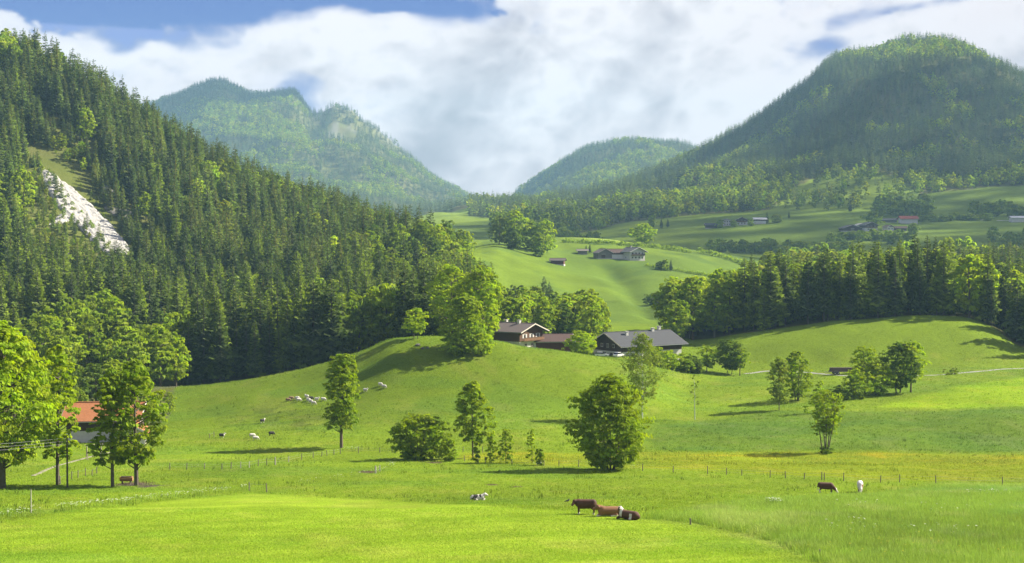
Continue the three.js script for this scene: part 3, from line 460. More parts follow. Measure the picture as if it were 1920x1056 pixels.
{
  const sets = {};
  for (const t of trees) if (!t.single && t.vis > (t.D < 1000 ? -60 : -12)) {
    const lod = t.D < 1000 ? 'mid' : 'far', key = (t.zone === 'left' ? 'left' : t.zone === 'right' ? 'right' : t.zone) + '|' + t.kind + '|' + lod; (sets[key] ||= []).push(t);
  }
  const labels = { left: 'dense wood of further trees covering the left hillside', right: 'further trees filling the wood behind the right meadow', mountain: 'forest covering the slopes of the right mountain', far: 'distant forest on the far mountains' }, r = rng(9), groups = {};
  let total = 0;
  for (const [key, list] of Object.entries(sets)) {
    const [zone, kind, lod] = key.split('|'), geos = kind === 'spruce' ? (lod === 'mid' ? SPR_MID_J : SPR_FAR_J) : (lod === 'mid' ? BRD_MID_J : BRD_FAR_J);
    const g = groups[zone] ||= (() => { const q = new THREE.Group(); q.name = { left: 'hillside_wood', right: 'meadow_wood', mountain: 'mountain_forest', far: 'distant_forest' }[zone]; tag(q, labels[zone], 'forest', null, 'stuff'); scene.add(q); return q; })();
    const lists = geos.map(() => []); for (const t of list) lists[Math.floor(r() * geos.length)].push(t);
    lists.forEach((L, i) => {
      if (!L.length) return; total += L.length;
      const mat = kind === 'spruce' ? M.needle : M.leafMid, im = new THREE.InstancedMesh(geos[i], mat, L.length), o = new THREE.Object3D(), c = new THREE.Color();
      L.forEach((t, n) => { const s = t.h / (kind === 'spruce' ? (lod === 'mid' ? 26 : 25) : (lod === 'mid' ? 19 : 17)); o.position.set(t.x, t.y - 0.3, t.z); o.rotation.set(0, r() * 6.28, 0); o.scale.set(s * (0.88 + 0.3 * r()) * (lod === 'far' && zone === 'far' ? 1.25 : 1), s, s * (0.88 + 0.3 * r()) * (lod === 'far' && zone === 'far' ? 1.25 : 1)); o.updateMatrix(); im.setMatrixAt(n, o.matrix); const k = 0.6 + 0.8 * r(), yl = r() < 0.28 ? 1.35 : 1; c.setRGB(k * (0.92 + 0.2 * r()) * yl, k * (yl > 1 ? 1.18 : 1), k * (0.9 + 0.25 * r())); im.setColorAt(n, c); });
      im.name = kind === 'spruce' ? 'spruces' : 'leafy_trees'; im.userData.kind = 'stuff'; im.castShadow = im.receiveShadow = true; g.add(im);
    });
  }
  console.log('instanced trees', total);
}

// ---------------------------------------------------------------- single trees and shrubs in the open
function lone(name, px, row, topRow, halfW, o, leafMat, barkMat, label, category = 'tree', group) {
  const p = o.D ? at(px, o.D) : ground(px, row), D = -p.z, Ht = (row - topRow) / F * D, R = halfW / F * D;
  const parts = broadParts(o.seed, { Ht, R, base: 0.2, lobes: 40, leaves: 120, leaf: 0.42, ...o });
  return settle(plant(name, parts, leafMat, barkMat, label, category, group), V(p.x, p.y - 0.05, p.z), 0, 1);
}
lone('maple_tree', 4, 917, 598, 100, { seed: 11, base: 0.16, lobes: 110, leaves: 150, leaf: 0.42, shape: 'oval', lobeR: 0.23, trunkR: 0.42 }, M.leafBright, M.bark, 'huge bright green maple cut off by the left picture edge');
lone('maple_tree', -95, 905, 640, 90, { seed: 12, base: 0.16, lobes: 70, leaves: 120, leaf: 0.46, shape: 'oval', lobeR: 0.24 }, M.leafBright, M.bark, 'bright maple beyond the left picture edge, only its foliage showing');
lone('ash_tree', 108, 909, 636, 42, { seed: 13, base: 0.18, lobes: 46, leaves: 100, leaf: 0.40, shape: 'oval', lobeR: 0.27, trunkR: 0.24, limbs: 0.7 }, M.leafBright, M.bark, 'tall light green tree with bare lower trunk beside the utility pole');
lone('ash_tree', 211, 913, 684, 40, { seed: 14, base: 0.17, lobes: 46, leaves: 100, leaf: 0.40, shape: 'oval', lobeR: 0.28, trunkR: 0.22, limbs: 0.7 }, M.leafMid, M.bark, 'slim green tree before the orange roof, left of the wooden trough');
lone('ash_tree', 256, 911, 671, 60, { seed: 15, base: 0.17, lobes: 58, leaves: 100, leaf: 0.42, shape: 'oval', lobeR: 0.25, trunkR: 0.28, limbs: 0.7 }, M.leafMid, M.bark, 'broad green tree standing at the right end of the wooden trough');
lone('ash_tree', 640, 840, 660, 42, { seed: 16, base: 0.2, lobes: 60, leaves: 120, leaf: 0.46, shape: 'column', lobeR: 0.32, trunkR: 0.3, limbs: 0.6 }, M.leafMid, M.bark, 'lone tall narrow tree below the sheep, trunk pale at its foot');
lone('round_bush', 784, 862, 777, 51, { seed: 17, base: 0.02, lobes: 52, leaves: 130, leaf: 0.42, shape: 'round', lobeR: 0.3, stems: 4 }, M.leafMid, M.bark, 'big dome-shaped dark green bush left of the row of saplings', 'bush');
lone('round_bush', 842, 865, 822, 16, { seed: 18, base: 0.02, lobes: 18, leaves: 90, leaf: 0.32, shape: 'round', lobeR: 0.42, stems: 3 }, M.leafMid, M.bark, 'small round bush just right of the big dome-shaped bush', 'bush');
lone('ash_tree', 887, 858, 713, 35, { seed: 19, base: 0.2, lobes: 46, leaves: 105, leaf: 0.42, shape: 'oval', lobeR: 0.33, trunkR: 0.17, limbs: 0.7 }, M.leafMid, M.bark, 'slender oval tree at the left end of the row of saplings');
const SAP = { base: 0.06, leaves: 48, leaf: 0.34, shape: 'column', lobeR: 0.55, trunkR: 0.06 };
lone('sapling', 892, 868, 826, 8, { ...SAP, seed: 20, lobes: 13 }, M.leafMid, M.bark, 'thin low sapling in front of the slender oval tree');
lone('sapling', 920, 868, 806, 12, { ...SAP, seed: 21, lobes: 16 }, M.leafBright, M.bark, 'second sapling of the row, thin and light green');
lone('sapling', 948, 869, 804, 17, { ...SAP, seed: 22, lobes: 22 }, M.leafMid, M.bark, 'fullest sapling in the middle of the row');
lone('sapling', 998, 868, 802, 10, { ...SAP, seed: 23, lobes: 13, leaves: 36 }, M.leafBright, M.bark, 'thin pale sapling left of the big round tree');
lone('round_bush', 1012, 873, 840, 9, { seed: 24, base: 0.03, lobes: 12, leaves: 60, leaf: 0.3, shape: 'column', lobeR: 0.6, stems: 2 }, M.leafMid, M.bark, 'little upright bush at the foot of the thin pale sapling', 'bush');
lone('willow_tree', 1145, 881, 699, 82, { seed: 25, base: 0.04, lobes: 112, leaves: 165, leaf: 0.40, shape: 'oval', lobeR: 0.22, trunkR: 0.24, stems: 4, limbs: 0.4 }, M.leafMid, M.bark, 'big rounded tree with foliage to the ground in the middle of the meadow');
lone('birch_tree', 1204, 790, 622, 38, { seed: 26, base: 0.28, lobes: 56, leaves: 100, leaf: 0.36, shape: 'oval', lobeR: 0.34, trunkR: 0.19, limbs: 0.8, droop: 0.5 }, M.leafOlive, M.paleBark, 'airy birch with pale curved trunk behind the big rounded tree');
lone('sapling', 1303, 787, 704, 12, { seed: 27, base: 0.35, lobes: 10, leaves: 20, leaf: 0.4, shape: 'column', lobeR: 0.6, trunkR: 0.11, limbs: 1 }, M.leafOlive, M.paleBark, 'thin nearly bare sapling standing alone right of the birch');
lone('alder_tree', 1461, 769, 668, 24, { seed: 28, base: 0.14, lobes: 34, leaves: 82, leaf: 0.44, shape: 'column', lobeR: 0.42, trunkR: 0.12 }, M.leafOlive, M.bark, 'left tree of the pair in the right meadow, single trunk');
lone('alder_tree', 1494, 751, 656, 29, { seed: 29, base: 0.06, lobes: 44, leaves: 85, leaf: 0.48, shape: 'oval', lobeR: 0.34, stems: 5, trunkR: 0.2 }, M.leafMid, M.bark, 'right tree of the pair in the right meadow, many stems');
lone('alder_tree', 1534, 775, 714, 12, { seed: 30, base: 0.2, lobes: 14, leaves: 50, leaf: 0.44, shape: 'column', lobeR: 0.5, trunkR: 0.08 }, M.leafBright, M.bark, 'small pale tree peeping out behind the open many-stemmed tree');
lone('alder_tree', 1549, 849, 730, 42, { seed: 31, base: 0.3, lobes: 46, leaves: 72, leaf: 0.38, shape: 'vase', lobeR: 0.3, stems: 5, trunkR: 0.2, limbs: 0.9 }, M.leafMid, M.bark, 'open many-stemmed tree at the edge of the yellow-flowered field');
lone('round_bush', 1549, 850, 838, 15, { seed: 32, base: 0, lobes: 8, leaves: 60, leaf: 0.3, shape: 'round', lobeR: 0.5, stems: 3 }, M.leafDark, M.bark, 'low dark growth around the feet of the many-stemmed tree', 'bush');
lone('round_bush', 1578, 751, 725, 20, { seed: 33, base: 0, lobes: 18, leaves: 80, leaf: 0.5, shape: 'round', lobeR: 0.42, stems: 3 }, M.leafDark, M.bark, 'low dark bush at the left end of the right thicket', 'bush');
lone('alder_tree', 1604, 748, 692, 26, { seed: 34, base: 0.04, lobes: 26, leaves: 80, leaf: 0.5, shape: 'oval', lobeR: 0.42, stems: 4 }, M.leafMid, M.bark, 'grey-green shrubby tree in the right thicket, before the log trailer');
lone('alder_tree', 1622, 738, 650, 27, { seed: 35, base: 0.34, lobes: 28, leaves: 80, leaf: 0.5, shape: 'round', lobeR: 0.42, trunkR: 0.18 }, M.leafMid, M.bark, 'round-headed tree at the left top of the right thicket');
lone('alder_tree', 1645, 741, 678, 28, { seed: 36, base: 0.04, lobes: 32, leaves: 85, leaf: 0.5, shape: 'oval', lobeR: 0.4, stems: 3 }, M.leafBright, M.bark, 'bright shrubby tree in the middle of the right thicket');
lone('alder_tree', 1684, 737, 640, 34, { seed: 37, base: 0.1, lobes: 50, leaves: 100, leaf: 0.5, shape: 'oval', lobeR: 0.34, trunkR: 0.28, stems: 2 }, M.leafDark, M.bark, 'tallest dark tree of the right thicket, ivy-clad trunk');
lone('alder_tree', 1708, 736, 636, 25, { seed: 38, base: 0.24, lobes: 32, leaves: 70, leaf: 0.5, shape: 'oval', lobeR: 0.36, trunkR: 0.22, limbs: 0.8 }, M.leafBright, M.bark, 'light green tree with leaning bare trunk at the right end of the thicket');
lone('round_bush', 1780, 703, 694, 8, { seed: 39, base: 0, lobes: 6, leaves: 26, leaf: 0.5, shape: 'round', lobeR: 0.6, stems: 3 }, M.leafOlive, M.bark, 'left of two tiny shrubs beside the gravel track', 'bush');
lone('round_bush', 1791, 702, 690, 7, { seed: 40, base: 0, lobes: 6, leaves: 26, leaf: 0.5, shape: 'round', lobeR: 0.6, stems: 3 }, M.leafOlive, M.bark, 'right of two tiny shrubs beside the gravel track', 'bush');
// around the farms on the knoll
lone('lime_tree', 868, 660, 550, 44, { seed: 41, base: 0.1, lobes: 64, leaves: 100, leaf: 0.6, shape: 'oval', lobeR: 0.3 }, M.leafMid, M.bark, 'large dark leafy tree on the crest of the knoll');
lone('round_bush', 856, 667, 628, 24, { seed: 42, base: 0, lobes: 22, leaves: 80, leaf: 0.5, shape: 'round', lobeR: 0.4, stems: 4 }, M.leafMid, M.bark, 'low bush at the left foot of the knoll-top tree', 'bush');
lone('round_bush', 904, 664, 626, 24, { seed: 43, base: 0, lobes: 22, leaves: 80, leaf: 0.5, shape: 'round', lobeR: 0.4, stems: 4 }, M.leafBright, M.bark, 'low bright bush at the right foot of the knoll-top tree', 'bush');
lone('round_bush', 778, 646, 590, 22, { D: 342, seed: 44, base: 0.2, lobes: 22, leaves: 80, leaf: 0.5, shape: 'round', lobeR: 0.42, stems: 2 }, M.leafBright, M.bark, 'bright rounded bush on the knoll beside the pale rocks', 'bush');
lone('beech_tree', 905, 655, 508, 44, { D: 372, seed: 45, base: 0.05, lobes: 84, leaves: 110, leaf: 0.65, shape: 'round', lobeR: 0.24 }, M.leafBright, M.bark, 'brightest yellow-green tree, behind the knoll-top tree');
lone('beech_tree', 850, 655, 502, 46, { D: 378, seed: 46, base: 0.05, lobes: 70, leaves: 100, leaf: 0.65, shape: 'round', lobeR: 0.26 }, M.leafBright, M.bark, 'wide yellow-green tree at the wood edge left of the brightest one');
lone('apple_tree', 1090, 668, 624, 30, { D: 388, seed: 47, base: 0.1, lobes: 34, leaves: 90, leaf: 0.55, shape: 'round', lobeR: 0.36 }, M.leafBright, M.bark, 'bright round tree between the shed and the large farmhouse');
const shrubs = [[1228, 676, 640, 20, 'M', 'leftmost round shrub right of the large farmhouse'], [1252, 679, 648, 22, 'B', 'second round shrub right of the large farmhouse'], [1280, 683, 650, 22, 'M', 'third round shrub in the hedge beyond the large farmhouse'], [1300, 685, 655, 16, 'D', 'dark low shrub at the right end of the farmhouse hedge']];
shrubs.forEach(([px, row, top, w, m, label], i) => lone('garden_shrub', px, row, top, w, { D: 378 + i * 3, seed: 50 + i, base: 0, lobes: 24, leaves: 80, leaf: 0.55, shape: 'round', lobeR: 0.42, stems: 3 }, m === 'M' ? M.leafMid : m === 'B' ? M.leafBright : M.leafDark, M.bark, label, 'shrub'));
lone('apple_tree', 1326, 688, 640, 22, { D: 392, seed: 55, base: 0.22, lobes: 20, leaves: 60, leaf: 0.55, shape: 'vase', lobeR: 0.42, limbs: 0.8 }, M.leafMid, M.bark, 'open fruit tree between the shrubs and the dark round tree');
lone('walnut_tree', 1370, 688, 624, 30, { D: 394, seed: 56, base: 0.16, lobes: 40, leaves: 90, leaf: 0.6, shape: 'round', lobeR: 0.34, stems: 2 }, M.leafDark, M.bark, 'dark round tree beside the bend of the gravel track');
lone('walnut_tree', 1388, 690, 638, 17, { D: 391, seed: 57, base: 0.3, lobes: 18, leaves: 60, leaf: 0.55, shape: 'round', lobeR: 0.42 }, M.leafMid, M.bark, 'small tree leaning out right of the dark round tree');
lone('oak_tree', 1268, 648, 563, 30, { D: 468, seed: 58, base: 0.16, lobes: 44, leaves: 80, leaf: 0.75, shape: 'round', lobeR: 0.3, limbs: 0.8 }, M.leafMid, M.bark, 'spreading tree behind the right end of the large farmhouse');
[[1300, 640, 520, 30, 490], [1340, 640, 528, 28, 484], [1368, 635, 530, 30, 486]].forEach(([px, row, top, w, D], i) => lone('beech_tree', px, row, top, w, { D, seed: 60 + i, base: 0.14, lobes: 46, leaves: 70, leaf: 0.85, shape: 'oval', lobeR: 0.32, limbs: 0.6 }, M.leafMid, M.bark, ['leftmost', 'middle', 'rightmost'][i] + ' of three tall leafy trees left of the dark spruce wood'));
// the hill with the white farm
[[936, 464, 410, 20, 'O', 'pale airy tree, leftmost of the clump on the farm hill'], [968, 466, 397, 27, 'B', 'tallest bright tree of the clump on the farm hill'], [996, 469, 412, 18, 'M', 'narrow tree in the middle of the clump on the farm hill'], [1022, 471, 410, 25, 'B', 'rightmost round tree of the clump on the farm hill'], [962, 476, 432, 18, 'D', 'darker tree in front of the clump on the farm hill'], [1010, 476, 432, 16, 'M', 'lower tree at the front right of the clump on the farm hill']].forEach(([px, row, top, w, m, label], i) => lone('lime_tree', px, row, top, w, { D: 890 - (i > 3 ? 30 : 0), seed: 70 + i, base: 0.05, lobes: 40, leaves: 56, leaf: 1.25, shape: 'oval', lobeR: 0.32 }, { O: M.leafOlive, B: M.leafBright, M: M.leafMid, D: M.leafDark }[m], M.bark, label));
lone('lime_tree', 1203, 462, 424, 24, { D: 1010, seed: 78, base: 0.2, lobes: 40, leaves: 56, leaf: 1.3, shape: 'round', lobeR: 0.3 }, M.leafBright, M.bark, 'single bright spreading tree above the white farmhouse');
lone('lime_tree', 1212, 460, 426, 14, { D: 1030, seed: 79, base: 0.1, lobes: 16, leaves: 50, leaf: 1.3, shape: 'oval', lobeR: 0.42 }, M.leafDark, M.bark, 'darker tree just behind the single bright tree');
lone('round_bush', 1224, 566, 548, 15, { seed: 80, D: 700, base: 0, lobes: 16, leaves: 60, leaf: 0.9, shape: 'round', lobeR: 0.5, stems: 3 }, M.leafDark, M.bark, 'dark bush leaning on the little hay hut', 'bush');
[[1246, 500, 480, 9, 'M'], [1237, 500, 484, 8, 'D']].forEach(([px, row, top, w, m], i) => lone('round_bush', px, row, top, w, { D: 860, seed: 82 + i, base: 0, lobes: 12, leaves: 40, leaf: 1.1, shape: 'oval', lobeR: 0.5, stems: 2 }, m === 'M' ? M.leafMid : M.leafDark, M.bark, i ? 'left low bush beside the tiny spruce right of the white farm' : 'bush touching the tiny spruce right of the white farm', 'bush'));
function loneSpruce(px, D, hpx, label, mat = M.needleDark, v = 0) { const p = at(px, D), s = hpx / F * D / 26; settle(plant('spruce_tree', SPR[v], mat, M.bark, label, 'tree'), V(p.x, p.y - 0.1, p.z), px, s * 1.15, s); }
loneSpruce(1258, 858, 22, 'tiny dark spruce on the slope right of the white farm', M.needleDark, 1);
loneSpruce(1106, 930, 18, 'tiny dark spruce between the red hut and the white farm', M.needleDark, 2);
loneSpruce(1099, 934, 13, 'smaller spruce left of the tiny one beside the white farm', M.needleDark, 3);
loneSpruce(1240, 1560, 19, 'left of two small spruces on the shaded far meadow', M.needleDark, 2);
loneSpruce(1252, 1560, 17, 'right of two small spruces on the shaded far meadow', M.needleDark, 4);
loneSpruce(1438, 1500, 22, 'dark slim conifer beside the far row of houses', M.needleDark, 0);
loneSpruce(1479, 1560, 14, 'small conifer on the slope right of the far row of houses', M.needleDark, 1);
loneSpruce(1594, 1640, 18, 'lone small conifer above the round dark tree', M.needleDark, 5);
[[1008, 600, 60], [1020, 606, 74], [1030, 604, 66], [1000, 596, 50]].forEach(([px, D, h], i) => loneSpruce(px, D, h, ['second', 'tallest', 'rightmost', 'leftmost'][i] + ' dark spruce of the little group below the red hut', M.needleDark, i));
[[1045, 590, 560, 24], [1064, 602, 566, 18], [1000, 602, 556, 22]].forEach(([px, row, top, w], i) => lone('alder_tree', px, row, top, w, { D: 566, seed: 90 + i, base: 0.05, lobes: 24, leaves: 60, leaf: 0.95, shape: 'round', lobeR: 0.38 }, i ? M.leafMid : M.leafDark, M.bark, ['dark round', 'small right-hand', 'small left-hand'][i] + ' tree below the spruces under the red hut'));
// far valley: round trees in bands and singly
const FAR = near(4, (i) => broadParts(950 + i, { Ht: 14, R: 6, base: 0.02, lobes: 20, leaves: 44, leaf: 1.7, shape: i % 2 ? 'round' : 'oval', lobeR: 0.4, limbs: 0.2 }));
const farProto = {};
function farTree(px, D, hpx, wpx, mat, label, group) {
  const p = at(px, D), v = Math.floor(hash2(px, D) * 4), k = mat + v, o = farProto[k] ? farProto[k].clone() : (farProto[k] = plant('valley_tree', FAR[v], M[mat], M.bark, label, 'tree', group));
  o.name = 'valley_tree'; delete o.userData.group; tag(o, label, 'tree', group); settle(o, V(p.x, p.y - 0.3, p.z), px, wpx / F * D / 12, hpx / F * D / 14); }
farTree(1636, 1440, 26, 36, 'leafMid', 'big round dark tree left of the red-roofed house');
farTree(1712, 1330, 22, 24, 'leafMid', 'dark tree right of the long low shed in the far valley');
farTree(1333, 1190, 24, 20, 'leafMid', 'dark round tree at the left end of the far tree belt');
farTree(1457, 1500, 16, 20, 'leafOlive', 'brownish round tree beside the slim conifer at the far houses');
farTree(1222, 1590, 22, 14, 'leafMid', 'rounded tree left of the two small far spruces');
farTree(1350, 1480, 16, 14, 'leafMid', 'light tree between the dark barn and the first far white house');
farTree(1376, 1478, 13, 13, 'leafMid', 'dark low tree between the two far white houses');
farTree(1408, 1478, 13, 12, 'leafMid', 'dark low tree right of the second far white house');
{
  const r = rng(61), belt = (n, px0, px1, D0, D1, h, w, mats, label, group) => { for (let i = 0; i < n; i++) { const f = (i + r()) / n; farTree(Math.round(lerp(px0, px1, f)), lerp(D0, D1, r()), h * (0.75 + 0.5 * r()), w * (0.8 + 0.4 * r()), mats[Math.floor(r() * mats.length)], label, group); } };
  belt(26, 1345, 1590, 1150, 1230, 22, 24, ['leafMid', 'leafMid', 'leafMid', 'leafMid'], 'dark round tree in the belt across the far valley', 'trees of the far valley belt');
  belt(14, 1555, 1705, 1220, 1280, 18, 22, ['leafMid', 'leafMid'], 'dark tree below the far chalets', 'trees below the far chalets');
  belt(16, 1725, 1860, 1500, 1530, 12, 18, ['leafMid', 'leafMid', 'leafMid'], 'low tree in the hedge right of the red-roofed house', 'hedge trees right of the red-roofed house');
  belt(22, 1640, 1740, 1560, 1700, 24, 26, ['leafMid', 'leafMid', 'leafMid'], 'leafy tree on the slope above the red-roofed house', 'trees above the red-roofed house');
  belt(16, 1820, 1990, 1540, 1600, 22, 26, ['leafMid', 'leafMid'], 'leafy tree in the clump at the far right', 'trees of the far right clump');
  belt(12, 1060, 1120, 1200, 1260, 20, 18, ['leafMid', 'leafMid'], 'dark tree in the dip behind the farm hill', 'trees in the dip behind the farm hill');
  belt(26, 930, 1060, 1250, 1500, 30, 26, ['leafMid', 'leafMid', 'leafMid'], 'shaded tree in the wood behind the farm hill clump', 'trees behind the farm hill clump');
  belt(14, 1860, 1990, 1150, 1250, 26, 24, ['leafMid', 'leafMid'], 'dark tree behind the right wood', 'dark trees behind the right wood');
  belt(28, 1440, 1920, 780, 930, 62, 44, ['leafBright', 'leafMid', 'leafBright'], 'bright crown rising behind the dark spruces on the right', 'bright trees behind the dark spruces');
}
// hedges: a run of low leafy clumps, one hedge each
function hedge(P, h, label, mat, seed) {
  const r = rng(seed), c = new GB(), curve = new THREE.CatmullRomCurve3(P.map(([x, z]) => V(x, 0, z))), L = curve.getLength(), n = Math.ceil(L / (h * 0.62)), o0 = at0(P[0]), st = new GB();
  for (let i = 0; i < n; i++) {
    const p = curve.getPointAt((i + 0.3 * r()) / n); p.y = H(p.x, p.z); const hh = h * (0.6 + 0.7 * r()), a = broadHedge(r, hh);
    for (let k = 0; k < a.length; k += 1) { const q = a[k]; c.tri(...q.v.map((w) => [w[0] + p.x - o0.x, w[1] + p.y - o0.y, w[2] + p.z - o0.z]), q.k); }
    st.tube([V(p.x - o0.x, p.y - o0.y - 0.2, p.z - o0.z), V(p.x - o0.x, p.y - o0.y + hh * 0.6, p.z - o0.z)], 0.12, 0.05, [1, 1, 1], 4);
  }
  settle(plant('hedge', { crown: c.geo(), trunk: st.geo() }, mat, M.bark, label, 'shrub'), o0); scene.children[scene.children.length - 1].userData.category = 'hedge';
}
function at0([x, z]) { return V(x, H(x, z), z); }
function broadHedge(r, h) { const out = []; for (let i = 0; i < 46; i++) { const u = r() * 1.5 - 0.5, b = r() * 6.283, s = Math.sqrt(Math.max(0, 1 - Math.min(1, u * u))), x = Math.cos(b) * s * h * 0.62, y = h * 0.5 + Math.min(1, u) * h * 0.5, z = Math.sin(b) * s * h * 0.62, e = h * 0.26 * (0.6 + r()), t = 0.7 + 0.6 * r(), j = () => (r() - 0.5) * e * 2; out.push({ v: [[x + j(), y + j(), z + j()], [x + j(), y + j(), z + j()], [x + j(), y + j(), z + j()]], k: [t, t, t] }); } return out; }
hedge([PX(1056, 985), PX(1100, 985), PX(1150, 985), PX(1200, 990), PX(1250, 990), PX(1300, 988)], 3.0, 'long dark hedge running under the single bright tree', M.leafMid, 301);
hedge([PX(1312, 1000), PX(1350, 990), PX(1390, 965), PX(1428, 930)], 3.4, 'hedge curving down the right shoulder of the farm hill', M.leafMid, 302);
hedge([PX(1212, 868), PX(1240, 866), PX(1300, 855), PX(1360, 838), PX(1410, 822)], 2.0, 'low dark hedge running right from the white farm', M.leafMid, 303);
hedge([PX(1300, 818), PX(1340, 806), PX(1390, 792)], 2.2, 'rough hedge of bushes beside the hill track', M.leafOlive, 304);

// ---------------------------------------------------------------- buildings
const woodMap = noiseTexture(256, (u, v) => { const g = 0.5 + 0.5 * (0.5 * tileNoise(u, v, 16, 41) + 0.3 * tileNoise(u, v, 64, 42) + 0.2 * tileNoise(u, v, 8, 43)); return [g, g * 0.97, g * 0.94]; });
const plasterMap = noiseTexture(256, (u, v) => { const g = 0.82 + 0.2 * (0.6 * tileNoise(u, v, 10, 51) + 0.4 * tileNoise(u, v, 60, 52)) - 0.06; return [g, g * 0.99, g * 0.97]; });
const tileMap = noiseTexture(256, (u, v) => { const g = 0.6 + 0.42 * (0.6 * tileNoise(u, v, 40, 61) + 0.4 * tileNoise(u, v, 9, 62)); return [g, g, g]; });
const mat = (c, map, o = {}) => std(...c, { map, ...o });
const B = {
  white: mat([0.62, 0.61, 0.57], plasterMap), cream: mat([0.66, 0.62, 0.52], plasterMap), wood: mat([0.13, 0.064, 0.03], woodMap), darkWood: mat([0.085, 0.055, 0.038], woodMap), redWood: mat([0.13, 0.05, 0.028], woodMap), balcony: mat([0.2, 0.1, 0.045], woodMap), greyWood: mat([0.2, 0.18, 0.155], woodMap),
  slate: mat([0.055, 0.058, 0.064], tileMap), brownRoof: mat([0.115, 0.088, 0.08], tileMap), rustRoof: mat([0.085, 0.046, 0.038], tileMap), orangeRoof: mat([0.36, 0.135, 0.045], tileMap), redRoof: mat([0.36, 0.09, 0.055], tileMap), paleRoof: mat([0.66, 0.66, 0.63], tileMap),
  glass: new THREE.MeshStandardMaterial({ color: 0x0d1114, roughness: 0.12 }), frame: std(0.55, 0.5, 0.42), stone: mat([0.5, 0.48, 0.45], plasterMap), metal: std(0.35, 0.36, 0.37, { roughness: 0.5, metalness: 0.6 }),
};
function uvBox(g, s = 3) { g = g.index ? g.toNonIndexed() : g; g.computeVertexNormals(); const p = g.attributes.position, n = g.attributes.normal, uv = []; for (let i = 0; i < p.count; i++) { const ax = Math.abs(n.getX(i)), ay = Math.abs(n.getY(i)), az = Math.abs(n.getZ(i)); uv.push(...(ay > ax && ay > az ? [p.getX(i) / s, p.getZ(i) / s] : ax > az ? [p.getZ(i) / s, p.getY(i) / s] : [p.getX(i) / s, p.getY(i) / s])); } g.setAttribute('uv', new THREE.Float32BufferAttribute(uv, 2)); return g; }
function part(parent, name, geo, m, label) { const o = new THREE.Mesh(uvBox(geo), m); o.name = name; o.castShadow = o.receiveShadow = true; if (label) o.userData.label = label; parent.add(o); return o; }
const boxG = (w, h, d, x = 0, y = 0, z = 0) => new THREE.BoxGeometry(w, h, d).translate(x, y, z);
function prism(w, hSide, hTop, d, x = 0, y = 0, z = 0) {      // gable block: w across the gable, d along the ridge
  const s = new THREE.Shape([new THREE.Vector2(-w / 2, 0), new THREE.Vector2(w / 2, 0), new THREE.Vector2(w / 2, hSide), new THREE.Vector2(0, hTop), new THREE.Vector2(-w / 2, hSide)]);
  return new THREE.ExtrudeGeometry(s, { depth: d, bevelEnabled: false }).translate(x, y, z - d / 2);
}
